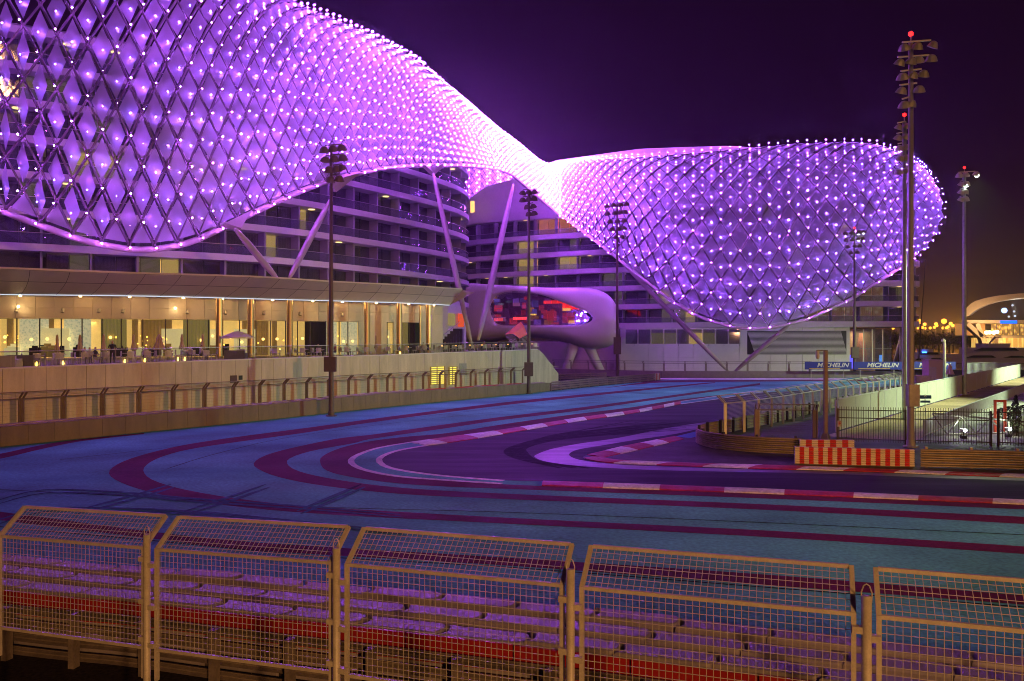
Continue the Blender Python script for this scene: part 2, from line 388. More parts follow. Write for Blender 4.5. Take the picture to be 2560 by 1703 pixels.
# painted stripes
def stripe(so, si, mat=m_mar, n=140): ribbon('painted_stripe', gline(so, 0), gline(si, 0), .012, mat, n)
stripe([(zA, [(2500, 62), (1960, 122), (1700, 163), (1400, 200), (1270, 217), (1000, 256), (700, 303), (500, 320), (300, 345), (150, 380), (60, 420), (42, 450), (60, 488), (120, 515), (250, 541), (450, 567), (700, 584)]), (None, [(1280, 1223.6), (1920, 1247.6), (2560, 1274.5), (2900, 1290)])],
       [(zA, [(2500, 58+0), (2150, 105), (1940, 134), (1700, 179), (1400, 221), (1000, 284), (700, 324), (480, 356)]), (zA, [(350, 379), (250, 412), (205, 445), (225, 475), (300, 503), (450, 530), (700, 550)]), (None, [(1280, 1212.7), (1920, 1236), (2560, 1263), (2900, 1278)])])
stripe([(zA, [(2357, 38), (1800, 115), (1400, 168), (1000, 216), (700, 256), (300, 312)]), (zB, [(2000, 368), (1700, 430), (1550, 475), (1493, 520), (1530, 555), (1650, 600), (1900, 648), (2357, 697)]), (None, [(1280, 1249.4), (1920, 1276), (2560, 1311), (2900, 1331)])],
       [(zA, [(2357, 48), (1800, 127), (1400, 184), (1000, 233), (700, 277), (300, 334)]), (zB, [(2100, 395), (1850, 440), (1720, 480), (1690, 505), (1710, 540), (1800, 575), (2000, 615), (2357, 660)]), (None, [(1280, 1235.8), (1920, 1262), (2560, 1293), (2900, 1311)])])
stripe([(zA, [(2120, 34), (2000, 43), (1400, 100), (1000, 141), (400, 216)]), (zB, [(1800, 308), (1400, 360), (1100, 405), (900, 450), (750, 495), (670, 535), (640, 570), (665, 605), (750, 645), (900, 690), (1150, 738), (1500, 783), (2000, 822)]), (None, [(1280, 1311), (1920, 1344), (2560, 1386), (2900, 1412)])],
       [(zA, [(2120, 38), (2000, 50), (1400, 113), (1000, 156), (400, 233)]), (zB, [(1800, 335), (1400, 390), (1150, 427), (1000, 462), (900, 500), (850, 540), (848, 570), (880, 605), (1000, 650), (1200, 693), (1500, 738), (1900, 775)]), (None, [(1280, 1296), (1920, 1327.5), (2560, 1367), (2900, 1391)])])
stripe([(None, [(-330, 1215), (-200, 1188), (0, 1148), (110, 1122), (215, 1102), (360, 1086)])], [(None, [(-330, 1190), (-200, 1168), (0, 1135), (110, 1112), (215, 1097), (360, 1083)])], n=30)
stripe([(None, [(-330, 1262), (29, 1305), (361, 1345), (640, 1377), (1280, 1416), (1920, 1464), (2560, 1513), (2900, 1540)])], [(None, [(-330, 1240), (29, 1284), (361, 1328), (640, 1357), (1280, 1396), (1920, 1438), (2560, 1490), (2900, 1516)])])
# dark edge along the far run-off and white far line
ribbon('painted_stripe', gline([(None, [(1540, 966), (1600, 957), (1650, 951.5), (1900, 950), (2200, 949)])], 0), gline([(None, [(1500, 972), (1600, 961), (1680, 956), (1900, 954.5), (2200, 953)])], 0), .012, m_mar, 40)
ribbon('edge_line', gline([(None, [(1650, 945.5), (1900, 945.5), (2300, 945.5)])], 0), gline([(None, [(1650, 949), (1900, 949.6), (2300, 949)])], 0), .014, m_wpaint, 30)

# kerbs: alternating red and white blocks, each its own piece
def kerb(name, A, B, period, start=0, h=.085):
    A = resample(A, 400); B = resample(B, 400); n = len(A)
    L = plen(A); k = 0; s = -start
    root = bpy.data.objects.new(name, None); COL.objects.link(root); root['kind'] = 'structure'; ORG[root.name] = Vector()
    while s < L - .2:
        a = max(s, 0); b_ = min(s + period[k % 2], L)
        if b_ - a > .15:
            ia = a / L * (n - 1); ib = b_ / L * (n - 1); q = 6
            ra = []; rb = []
            for i in range(q + 1):
                x = ia + (ib - ia) * i / q; j = min(int(x), n - 2)
                ra.append(A[j].lerp(A[j + 1], x - j)); rb.append(B[j].lerp(B[j + 1], x - j))
            m_ = MB(); lo = .006
            rows = [[Vector((p.x, p.y, lo)) for p in ra], [Vector((p.x, p.y, h * .6)) for p in ra],
                    [Vector((*(p.lerp(r_, .5)).xy, h)) for p, r_ in zip(ra, rb)], [Vector((p.x, p.y, h * .6)) for p in rb], [Vector((p.x, p.y, lo)) for p in rb]]
            m_.grid(rows); m_.poly([r_[0] for r_ in rows]); m_.poly([r_[-1] for r_ in rows[::-1]])
            m_.build('kerb_block', m_rpaint if k % 2 == 0 else m_wpaint, root)
        s += period[k % 2]; k += 1
    return root
kerb('kerb', gline([(zA, [(1940, 135), (1700, 180), (1400, 222), (1000, 285), (700, 325), (510, 352)])], 0), gline([(zA, [(1940, 149), (1700, 196), (1400, 240), (1000, 308), (760, 348), (600, 368)])], 0), (3.1, 2.9), 1.2)
kerb('kerb', gline([(zA, [(1000, 569)]), O_near], 0), gline([(zA, [(1010, 553)]), I_near], 0), (2.55, 2.3), -1.8)
kerb('kerb', gline([(zC, [(1560, 878), (1250, 938), (1000, 988), (800, 1037), (690, 1062)])], 0), gline([(zC, [(1640, 905), (1280, 987), (1100, 1031), (950, 1062), (830, 1088)])], 0), (2.2, 2.0), -1.0)
kerb('kerb', gline([(zC, [(652, 1082), (700, 1107), (850, 1131), (1050, 1143), (1450, 1160), (1900, 1175), (2356, 1192)]), Bin_near2], 0), gline([(zC, [(800, 1072), (860, 1092), (960, 1108), (1100, 1118), (1500, 1132), (1860, 1145), (2356, 1157)]), (zD, [(700, 1182), (1600, 1217), (2356, 1242), (3400, 1282)])], 0), (2.2, 2.1), -.4)
ribbon('painted_strip', gline([(zC, [(1725, 838), (1500, 892)])], 0), gline([(zC, [(1760, 880), (1640, 905)])], 0), .022, m_teal, 8)

# tyre marks
rs = random.Random(3)
def skid(pts, w_):
    ln = catmull([G(*p) for p in pts], .8); ln = [Vector((p.x, p.y, 0)) for p in ln]; n = len(ln)
    A = []; B = []; o = offset(ln, 1.0)
    for i, p in enumerate(ln):
        nrm = (o[i] - p); ww = w_ * (.25 + .75 * math.sin(math.pi * min(1, max(0, i / (n - 1))))); A.append(p + nrm * ww / 2); B.append(p - nrm * ww / 2)
    return A, B
sk = MB(); zz = .0185
for k in range(17):
    f = k / 16
    a = [zC(1100 + 700 * rs.random(), 760 + 70 * f - 25 * rs.random()), zC(560 + 60 * f, 845 + 55 * f), zC(160 - 30 * f + 60 * rs.random(), 930 + 50 * f), zC(-60 + 190 * f, 1020 + 25 * f), zC(90 + 160 * f, 1110 + 8 * f), zC(420 + 300 * rs.random(), 1175 + 12 * rs.random())]
    A, B = skid(a, .22 + .16 * rs.random()); zz += .0003
    sk.strip([Vector((p.x, p.y, zz)) for p in A], [Vector((p.x, p.y, zz)) for p in B])
for k in range(5):
    f = k / 4
    a = [zB(-60, 690 + 60 * k), zB(250, 620 + 55 * k), zB(700, 640 + 48 * k), zB(1150, 690 + 38 * k), zB(1700, 720 + 45 * k), zB(2357, 770 + 50 * k)] if k % 2 else [zB(430 + 330 * k, 800), zB(760 + 300 * k, 715), zB(1010 + 280 * k, 640)]
    for d in (0, 9):
        A, B = skid([(p[0] + d, p[1] + d * .8) for p in a], .3); zz += .0003
        sk.strip([Vector((p.x, p.y, zz)) for p in A], [Vector((p.x, p.y, zz)) for p in B])
m_skb = surf_mat('faded_tyre_mark', (.020, .12, .17), .75, .8, (.06, .33, .38), wscale=1.5, spec=.08)
o = struct('tyre_marks', sk, m_skid, kind='stuff')
o.data.materials.append(m_skb)
nsplit = 0
for p_ in o.data.polygons:
    c = o.matrix_world @ p_.center
    if c.x < -9 - .1 * (c.y - 30) or c.y < 33: p_.material_index = 1

# paving joints in the run-off
jm = MB(); zz = .0128
for pts in ([(None, [(-200, 1215), (300, 1240), (800, 1268), (1280, 1282), (1920, 1308), (2700, 1345)])], [(None, [(-200, 1300), (300, 1345), (800, 1392), (1280, 1420), (1920, 1470), (2700, 1530)])], [(None, [(150, 1150), (500, 1110), (900, 1060), (1300, 1015), (1700, 975)])], [(None, [(420, 1172), (560, 1130), (760, 1088), (1100, 1045), (1500, 1005)])]):
    ln = gline(pts, 0, 1.0); A = offset(ln, .035); B = offset(ln, -.035); zz += .0002
    jm.strip([Vector((p.x, p.y, zz)) for p in A], [Vector((p.x, p.y, zz)) for p in B])
struct('paving_joints', jm, m_skid, kind='stuff')
# ================================================================== the gridshell of lit glass panels
su = [-350, 0, 70, 380, 635, 850, 1080, 1200, 1280, 1370, 1400, 1450, 1560, 1660, 1850, 2100, 2180, 2225]
ss = [95, 88, 86, 60, 41, 29, 19, 10.5, 9.0, 9.0, 10.5, 14, 27, 41, 49, 46, 36, 28]
cu = [-350.0]; cc = [0.0]
while cu[-1] < 2225:
    cc.append(cc[-1] + 2.0 / interp(su, ss, cu[-1])); cu.append(cu[-1] + 2.0)
def u_of_c(c): return interp(cc, cu, c)
CE = cc[-1]
bu = [-350, -150, 18, 113, 201, 283, 350, 421, 482, 535, 581, 625, 666, 735, 796, 855, 907, 962, 1034, 1115, 1190, 1265, 1307, 1348, 1389, 1424, 1470, 1520, 1572, 1630, 1700, 1742, 1789, 1834, 1884, 1936, 1982, 2035, 2083, 2129, 2166, 2225]
bv = [350, 450, 522, 557, 588, 606, 614, 608, 594, 571, 550, 529, 510, 479, 456, 438, 427, 416, 411, 411, 414, 428, 458, 494, 526, 551, 586, 624, 666, 712, 761, 784, 800, 812, 816, 812, 802, 786, 763, 743, 717, 682]
tu = [-350, 0, 200, 400, 600, 728, 766, 826, 882, 935, 981, 1020, 1050, 1080, 1129, 1183, 1238, 1280, 1321, 1348, 1372, 1400, 1440, 1478, 1541, 1611, 1690, 1774, 1819, 1902, 1982, 2053, 2110, 2151, 2189, 2225]
tv = [-330, -280, -235, -165, -72, 0, 21, 46, 73, 97, 122, 142, 164, 193, 234, 280, 326, 356, 389, 409, 417, 415, 407, 402, 397, 393, 387, 380, 376, 369, 361, 359, 357, 358, 361, 373]
yu = [-350, 70, 380, 635, 850, 1000, 1080, 1200, 1300, 1370, 1405, 1450, 1560, 1660, 1850, 2100, 2225]
yy = [70, 66, 70, 78, 87, 97, 104, 122, 145, 163, 167, 158, 146, 139, 135, 135, 138]
def shell(c, t):
    """point of the shell: c = column along its length, t = 0 at the lower rim, 1 where it turns over, >1 the roof"""
    tt = min(t, 1.0); ph = R(-30 + 120 * tt); s_ = (math.sin(ph) + .5) / 1.5
    if c <= CE:
        u = u_of_c(c); vb = smooth(bu, bv, u); vt = smooth(tu, tv, u); Y0 = smooth(yu, yy, u); us = u
    else:
        k = c - CE                           # the rounded far end
        ks = [0, 1.4, 2.8, 4.2, 6.0]
        vb = smooth(ks, [682, 664, 642, 630, 640], k); vt = smooth(ks, [373, 386, 404, 420, 430], k)
        ub = smooth(ks, [2225, 2252, 2278, 2296, 2280], k); ut = smooth(ks, [2225, 2258, 2288, 2306, 2290], k)
        Y0 = smooth(ks, [138, 140.5, 145, 151, 162], k)
        us = lerp(ub, ut, s_) + smooth(ks, [0, 18, 40, 56, 40], k) * 4 * s_ * (1 - s_) * .98
    v = lerp(vb, vt, s_)
    Rm = (vb - vt) / 1.5 * Y0 / F
    Y = Y0 + .8 * Rm * (1 - math.cos(ph))
    p = P(us, v, Y)
    if t > 1:
        a = R(120 * (t - 1)); d = p - camo.location; d.normalize()
        p = p + d * (.8 * Rm * math.sin(a)) - Vector((0, 0, 1)) * (Rm * (1 - math.cos(a)) + .02 * Rm * a)
    return p
def nrm(c, t):
    e1 = shell(c + .05, t) - shell(c - .05, t); e2 = shell(c, t + .005) - shell(c, t - .005)
    n = e1.cross(e2).normalized()
    return n
NR = 16; NB = 22
shell_root = thing('gridshell', 'huge purple lit diamond lattice shell sweeping over the hotel', 'gridshell', (-20, 90, 0))
c0 = 1.0; NCOL = int(CE + 5.5 - c0)
def node(i, j): return (c0 + i + (.5 if j % 2 else 0), j / NR)
frame = MB(); cells = []; lamps = []; rsl = random.Random(8)
cache = {}
def npos(i, j):
    k = (i, j)
    if k not in cache: cache[k] = shell(*node(i, j))
    return cache[k]
for j in range(0, NB + 1):
    for i in range(NCOL):
        p = npos(i, j)
        if j < NB:
            for i2 in ((i, i - 1) if j % 2 == 0 else (i, i + 1)):
                if 0 <= i2 < NCOL:
                    q = npos(i2, j + 1); wd = .085 + .03 * min(1, (p - q).length / 2.5)
                    frame.tube(p, q, wd, n=4, caps=False)
        c, t = node(i, j); n = nrm(c, t)
        frame.ball(p, .2 * min(1, (npos(min(i+1, NCOL-1), j) - npos(max(i-1, 0), j)).length / 4.2))
        frame.tube(p, p + n * .6, .05, n=4, caps=False)
        lamps.append((p + n * .7, ((.070 if p.y < 100 else .072) if p.x < 16 else .056) * (rsl.uniform(.72, 1.22) if rsl.random() > .015 else .2)))
        # diamond whose lower corner is this node
        if j + 2 <= NB:
            l, r_ = ((i - 1, i) if j % 2 == 0 else (i, i + 1))
            if l >= 0 and r_ < NCOL: cells.append((p, npos(r_, j + 1), npos(i, j + 2), npos(l, j + 1), nrm(c, (j + 1) / NR), j))
        if j == 0 and i + 1 < NCOL:          # rim triangles
            cells.append((p, npos(i + 1, 0), npos(i, 1), None, n, -1))
frame.build('lattice_frame', m_frame, shell_root, kind='stuff')
rsh = random.Random(17)
def panel_geo(mb, cell):
    a, b_, c_, d, n, j = cell
    if d is None:
        ce = (a + b_ + c_) / 3; pts = [ce + (q - ce) * .80 - n * .1 for q in (a, b_, c_)]; mb.poly(pts); return ce
    ce = (a + b_ + c_ + d) / 4; ax = (c_ - a).normalized()
    kf = min(1, max(0, (ce.x + 40) / 50)); rot = Matrix.Rotation(R(lerp(-34, -9, kf) + rsh.uniform(-4, 4)), 3, ax)
    pts = [ce + rot @ ((q - ce) * lerp(.77, .88, kf)) + n * .06 for q in (a, b_, c_, d)]
    # pillow: slightly domed glass
    k = [ce + n * .16]
    mb.add(pts + k, [(0, 1, 4), (1, 2, 4), (2, 3, 4), (3, 0, 4)]); return ce
def inview(p): 
    if p.y < 1: return False
    u = p.x / p.y * F + CX; v = CY - (p.z - H) / p.y * F
    return -20 < u < 2580 and -20 < v < 1703
def area(cell):
    a, b_, c_, d, n, j = cell
    if j > NR - 2: return 0
    ce = (a + b_ + c_) / 3 if d is None else (a + b_ + c_ + d) / 4
    if not inview(ce): return 0
    ar = (b_ - a).cross(c_ - a).length * (.5 if d is None else 1); v = (camo.location - ce)
    return ar * abs(n.dot(v.normalized())) / v.length_squared
cells.sort(key=area, reverse=True)
rest = MB(); pl = []; pl_small = []
for k, cell in enumerate(cells):
    if k < 300:
        m_ = MB(); ce = panel_geo(m_, cell); m_.build('panel', m_shell, shell_root, smooth=True)
    else: ce = panel_geo(rest, cell)
    if cell[3] is not None: pl.append((ce + cell[4] * .52 - Vector((0, 0, 1)) * (cell[2] - cell[0]).length * .1, (.044 if ce.x < 0 else .05) * min(1, (cell[2] - cell[0]).length / 3.6) ** 1.3 * (rsl.uniform(.72, 1.25) if rsl.random() > .02 else .25)))
rest.build('panel_field', m_shell, shell_root, smooth=True, kind='stuff')
lamps.sort(key=lambda q: (q[0] - camo.location).length + (0 if inview(q[0]) else 1e4))
far = MB(); tmp = 0
for k, (p, r_) in enumerate(lamps):
    if k < 300: m_ = MB(); m_.ball(p, r_); m_.build('lamp', m_led, shell_root)
    else: far.octa(p, r_ * 1.12)
far.build('lamp_field', m_led, shell_root, kind='stuff')
pf = MB()
for p, r_ in pl: pf.octa(p, r_)
pf.build('added_panel_lamps', m_led2, shell_root, kind='stuff')  # small lamps added before each panel to spread a glow on it
# rim beam
rim = [shell(c0 + i * .5, -.012) - nrm(c0 + i * .5, .01) * .05 for i in range(2 * NCOL)]
rb = MB(); rb.path(rim, .30, 8); rb.build('edge_beam', m_steel, shell_root, smooth=True)
# raking columns that carry the shell
def strut(name, a, b_, r0=.42, mb_=None):
    m_ = MB(); pts = [a.lerp(b_, t) for t in (0, .08, .3, .7, .93, 1)]; m_.path(pts, [r0*.45, r0*.7, r0, r0, r0*.7, r0*.4], 10); return m_.build('raking_column', m_steel, shell_root, smooth=True)
for (ua, va, ya), (ub, vb, yb) in (((588, 572, 75), (694, 698, 79)), ((826, 500, 87), (722, 698, 80)),
        ((1081, 425, 104), (1180, 866, 94)), ((1283, 463, 139), (1196, 850, 97)),
        ((1560, 662, 146), (1822, 930, 142)), ((1980, 806, 137), (1836, 930, 142))):
    strut('strut', P(ua, va, ya), P(ub, vb, yb), .34 if ya < 110 else .44)
for (u1, v1, y1), (u2, v2, y2), (u3, v3, y3) in (((560, 562, 75), (625, 530, 78), (600, 575, 76)), ((820, 452, 86), (900, 430, 89), (836, 480, 87)), ((1058, 414, 102), (1110, 414, 107), (1083, 437, 104)), ((1545, 648, 147), (1640, 722, 140), (1600, 700, 143))):
    m_ = MB(); a, b_, c_ = P(u1, v1, y1), P(u2, v2, y2), P(u3, v3, y3); nn = (b_ - a).cross(c_ - a).normalized(); m_.prism([a - nn * .3, b_ - nn * .3, c_ - nn * .3], nn * .6); m_.build('bracket', m_steel, shell_root)
# the far flank of the shell seen under the neck
fl = MB(); flg = MB(); fll = MB()
def flank(a, b_):
    u = lerp(1120, 1330, a); v = lerp(lerp(395, 440, a), lerp(560, 520, a), b_); return P(u, v, 196 + 10 * a - 6 * b_)
nx, ny = 16, 14
for i in range(nx + 1):
    for j in range(ny + 1):
        o_ = .5 if j % 2 else 0; q = lambda x, y: flank((x + (.5 if y % 2 else 0)) / nx, y / ny)
        a = q(i, j)
        if j < ny:
            for i2 in ((i, i - 1) if j % 2 == 0 else (i, i + 1)):
                if 0 <= i2 <= nx: fl.tube(a, q(i2, j + 1), .13, n=4, caps=False)
        if j + 2 <= ny:
            l, r_ = ((i - 1, i) if j % 2 == 0 else (i, i + 1))
            if l >= 0 and r_ <= nx:
                pts = [a, q(r_, j + 1), q(i, j + 2), q(l, j + 1)]; ce = sum(pts, Vector()) / 4; flg.poly([ce + (p - ce) * .82 for p in pts])
        if (i + j) % 2 == 0: fll.octa(a + Vector((0, -.8, 0)), .12)
fl.build('rear_lattice', m_frame, shell_root, kind='stuff'); flg.build('rear_panels', m_shell, shell_root, kind='stuff'); fll.build('rear_lamps', m_led, shell_root, kind='stuff')
# ================================================================== hotel towers
m_curt = M('grey_curtain', (.42, .38, .46), .8, var=.35, scale=6, stretch=(3, 3, .05))
m_curt2 = M('pale_curtain', (.55, .52, .46), .8, var=.3, scale=6, stretch=(3, 3, .05))
m_room = M('room_wall', (.12, .10, .13), .8, var=.2)
m_part = M('balcony_partition', (.33, .31, .36), .6, var=.08)
m_peach = emit('patterned_lit_curtain', (1.0, .62, .30), .8)
def pat(name, c1, c2, s_, st, emi):
    """lit curtain or screen with its own woven pattern"""
    m = bpy.data.materials.new(name); m.use_nodes = True; t = m.node_tree; b = t.nodes['Principled BSDF']
    g_ = t.nodes.new('ShaderNodeNewGeometry'); mp = t.nodes.new('ShaderNodeMapping'); mp.inputs['Scale'].default_value = st
    v = t.nodes.new('ShaderNodeTexVoronoi'); v.inputs['Scale'].default_value = s_; cr_ = t.nodes.new('ShaderNodeValToRGB')
    cr_.color_ramp.elements[0].position = .15; cr_.color_ramp.elements[0].color = (*c1, 1); cr_.color_ramp.elements[1].position = .6; cr_.color_ramp.elements[1].color = (*c2, 1)
    t.links.new(g_.outputs['Position'], mp.inputs[0]); t.links.new(mp.outputs[0], v.inputs['Vector']); t.links.new(v.outputs[0], cr_.inputs[0])
    t.links.new(cr_.outputs[0], b.inputs['Base Color']); t.links.new(cr_.outputs[0], b.inputs['Emission Color']); b.inputs['Emission Strength'].default_value = emi
    b.inputs['Roughness'].default_value = .8; return m
m_peach = pat('patterned_lit_curtain', (1.0, .80, .50), (.62, .30, .12), 1.3, (1, 1, 1), .55)
def flat(pts, z): return [Vector((p.x, p.y, z)) for p in pts]
def tower(name, label, plan, levels, root_loc, bay, lit, slab_h, depth=9, lw=1.9, lit_mat=None, seed=1, top_wall=None):
    rs = random.Random(seed); root = thing(name, label, 'building', root_loc)
    line = catmull([Vector((x, y, 0)) for x, y in plan], 1.5); back = offset(line, depth); fac = offset(line, lw)
    for k, z in enumerate(levels):
        m_ = MB(); m_.prism(flat(line, z - slab_h / 2) + flat(back[::-1], z - slab_h / 2), (0, 0, slab_h)); m_.build('floor_slab', m_white, root)
        if k == len(levels) - 1: break
        zt = levels[k + 1] - slab_h / 2; zb = z + slab_h / 2
        m_ = MB(); m_.wall(offset(line, .12), zb, zb + 1.05, .03); o_ = m_.build('balustrade', m_rail, root)
        m_ = MB(); m_.wall(offset(line, .09), zb + 1.052, zb + 1.10, .09); m_.build('handrail', m_galv, o_)
        m_ = MB(); m_.wall(offset(line, 6.5), zb, zt, .2); m_.build('inner_wall', m_room, root)
        L = plen(fac); n = int(L / bay)
        for i in range(n):
            s = i * bay; a, ta = at_len(fac, s); b_, tb = at_len(fac, min(s + bay, L - .01)); d = (b_ - a).normalized(); nr = Vector((-d.y, d.x, 0))
            m_ = MB(); m_.wall([a - nr * 1.35, a + nr * .15], zb, zt, .22); m_.build('partition', m_part, root)
            u = a.x / a.y * F + CX; style = lit(u, k, i, rs)
            if rs.random() < .13:
                dl = MB(); q_ = a.lerp(b_, .5) - nr * .8; dl.lathe([(.42, zt - .012), (.42, zt - .05), (.3, zt - .07)], (q_.x, q_.y, 0), 10); dl.build('ceiling_light', emit('balcony_light', (1, .72, .22), 2.2), root)
            a2 = a + d * .24; w_ = (b_ - a2).length
            for q, (f0, f1) in enumerate(((0, .5), (.5, 1.0))):
                p0 = a2 + d * w_ * f0 + d * .03; p1 = a2 + d * w_ * f1 - d * .03
                if style[q] == 'L': mt = m_lit
                elif style[q] == 'D': mt = m_litd
                elif style[q] == 'P': mt = m_peach
                elif style[q] == 'O': mt = emit('orange_room', (1, .27, .015), 1.5)
                else: mt = None
                pm = MB(); pm.wall([p0, p1], zb + .02, zt - .02, .04); win = pm.build('window', m_win, root)
                fm = MB(); fm.wall([p0 - nr * .03, p0 - nr * .03 + d * .06], zb + .02, zt - .02, .1); fm.build('mullion', m_dark, win)
                if mt or style[q] == 'c':
                    cm = MB(); g0 = p0 + nr * .35; g1 = p1 + nr * .35; nn = 12; pts = [g0.lerp(g1, t / nn) + nr * (.05 if t % 2 else 0) for t in range(nn + 1)]
                    cm.strip(flat(pts, zb + .05), flat(pts, zt - .05)); cm.build('curtain', mt or (m_curt if rs.random() < .6 else m_curt2), win)
    return root, line
LZ = [11.7, 15.2, 18.7, 22.2, 25.7, 29.2, 32.7, 36.2]
def lit_left(u, k, i, rs):
    if k == 0 and (300 < u < 372): return 'DL'
    if k == 0 and 560 < u < 640: return 'Lc'
    for (k_, u0, u1, st) in ((1, 640, 668, 'Lc'), (2, 715, 745, 'Lc'), (1, 860, 925, 'LD'), (2, 830, 850, 'cD'), (3, 770, 800, 'LL'), (4, 200, 240, 'D.'), (5, 90, 150, 'D.'), (3, 205, 240, 'LD'), (3, 100, 150, 'cL'), (4, 470, 500, 'LL'), (2, 400, 440, 'Dc'), (6, -60, -50, 'LL'), (3, 1000, 1020, 'Dc')):
        if k == k_ and u0 <= u <= u1: return st
    r_ = rs.random()
    return 'cD' if r_ < .09 else ('cc' if r_ < .55 else ('.c' if r_ < .8 else '..'))
towL, TLline = tower('hotel_tower', 'curved hotel tower with stacked white balconies left of the link bridge', [(-78, 65), (-62, 70.5), (-49, 76.6), (-38, 83), (-26.7, 91), (-16, 106), (-9.5, 118), (-7.1, 126), (-7.5, 132), (-11, 138), (-19, 142)], LZ, (-30, 100, 0), 4.3, lit_left, .72, seed=4)
RZ = [9.2, 13.03, 16.88, 20.73, 24.58, 28.43, 33.05]
def lit_right(u, k, i, rs):
    if k in (0, 1) and 1985 < u < 2200: return 'PP'
    if k == 2 and 2090 < u < 2200: return 'DP'
    for (k_, u0, u1, st) in ((4, 1270, 1300, 'LL'), (3, 1270, 1300, 'LL'), (2, 1262, 1300, 'LL'), (5, 1335, 1425, 'OO'), (3, 1395, 1430, 'LL'), (1, 1520, 1560, 'DD'), (2, 1480, 1530, 'DD'), (1, 1610, 1660, 'DL'), (0, 1640, 1690, 'DL'), (3, 1560, 1600, 'DD'), (4, 1810, 1830, 'LD'), (2, 1820, 1850, 'DD')):
        if k == k_ and u0 <= u <= u1: return st
    r_ = rs.random()
    return 'cD' if r_ < .06 else ('cc' if r_ < .5 else '..')
towR, TRline = tower('hotel_tower', 'hotel tower with long white floor bands right of the link bridge', [(-21, 198), (-14.9, 189), (-8.8, 182), (4.3, 174), (23.1, 165), (47.7, 154.6), (63.8, 151.1), (73.7, 150.7), (77.9, 152.9), (78.6, 160.6), (75, 174)], RZ, (30, 150, 0), 5.0, lit_right, 1.05, seed=9)
# white top storey of the right tower
tl = offset(TRline, 1.2); n = len(tl); m_ = MB()
uz = lambda p: (p.x / p.y * F + CX)
zt = [interp([1120, 1165, 1215, 1280, 1390, 1600, 1820, 2100, 2300], [34, 38.3, 41, 41.9, 45, 45.6, 44.5, 41.2, 34.6], uz(p)) for p in tl]
m_.wall(tl, 33.4, zt, .5); m_.build('parapet_wall', m_white, towR)
bk = offset(TRline, 18); m_ = MB(); m_.strip([Vector((p.x, p.y, z)) for p, z in zip(tl, zt)], [Vector((p.x, p.y, z + .4)) for p, z in zip(bk, zt)]); m_.build('roof', m_white, towR)
m_ = MB(); m_.strip(flat(offset(TLline, .3), 36.8), flat(offset(TLline, 16), 37.2)); m_.build('roof', m_white, towL)
p0, p1 = P(1176, 532, 179), P(1186, 532, 178.4); w_ = MB(); w_.wall([p0, p1], p0.z, P(1176, 519, 179).z + 1.4, .1); w_.build('window', m_lit, towR)
# ground storey of the right tower
wl = [P(1549, 851, 160.6), P(1700, 851, 157.8), P(1884, 851, 154.5), P(2010, 851, 152.7), P(2125, 851, 151.6)]
wl = [Vector((p.x, p.y, 0)) for p in wl]; wl = catmull(wl, 3)
L = plen(wl); m_ = MB(); m_.wall(offset(wl, 1.5), 0, 8.6, .6); m_.build('base_wall', m_white, towR)
nP = 15
for i in range(nP):
    for (za, zb) in ((.05, 2.75), (2.79, 5.45), (5.49, 8.66)):
        a, _ = at_len(wl, L * i / nP + .035); b_, _ = at_len(wl, L * (i + 1) / nP - .035); ua, ub = uz(a), uz(b_)
        if 1556 < (ua + ub) / 2 < 1856 and za > 5: continue
        m_ = MB(); m_.wall([a, b_], za, zb, .22); m_.build('panel', m_white, towR)
def on_wall(u): # plan point on that wall at image column u
    for a, b_ in zip(wl, wl[1:]):
        if uz(a) <= u <= uz(b_): return a.lerp(b_, (u - uz(a)) / (uz(b_) - uz(a)))
    return wl[-1]
# ribbon window in the base, and the louvre
for i in range(9):
    u0, u1 = 1562 + i * 32.4, 1562 + (i + 1) * 32.4 - 2
    a, b_ = on_wall(u0), on_wall(u1); d = Vector((-(b_ - a).y, (b_ - a).x, 0)).normalized()
    m_ = MB(); m_.wall([a + d * .3, b_ + d * .3], 5.0, 8.3, .05); o_ = m_.build('window', m_win, towR)
    if i in (2, 5, 6, 3):
        m_ = MB(); m_.wall([a + d * .9, b_ + d * .9], 5.2, 7.6, .05); m_.build('curtain', m_litd if i != 5 else m_lit, o_)
    m_ = MB(); m_.wall([a + d * .1, a + d * .1 + (b_ - a).normalized() * .12], 5.0, 8.3, .3); m_.build('mullion', m_white, o_)
m_ = MB(); a, b_ = on_wall(1556), on_wall(1562); m_.wall([a, b_], 4.9, 8.40, .5); m_.build('window_end', m_white, towR)
lo = MB(); lb = MB()
for k in range(20):
    z0 = 3.45 + k * .222; u0 = 1872 + (19 - k) * 1.0 - 4; u1 = 2117 - k * .75
    ln = [on_wall(u0 + (u1 - u0) * t / 8) for t in range(9)]
    lo.wall([p - Vector((0, .12, 0)) for p in ln], z0, z0 + .10, .14)
ln = [on_wall(1868 + 248 * t / 8) for t in range(9)]; lb.wall([p - Vector((0, .03, 0)) for p in ln], 3.4, 7.95, .03)
lb.build('louvre_back', m_dark, towR); lo.build('louvre', m_white, towR, kind='stuff')
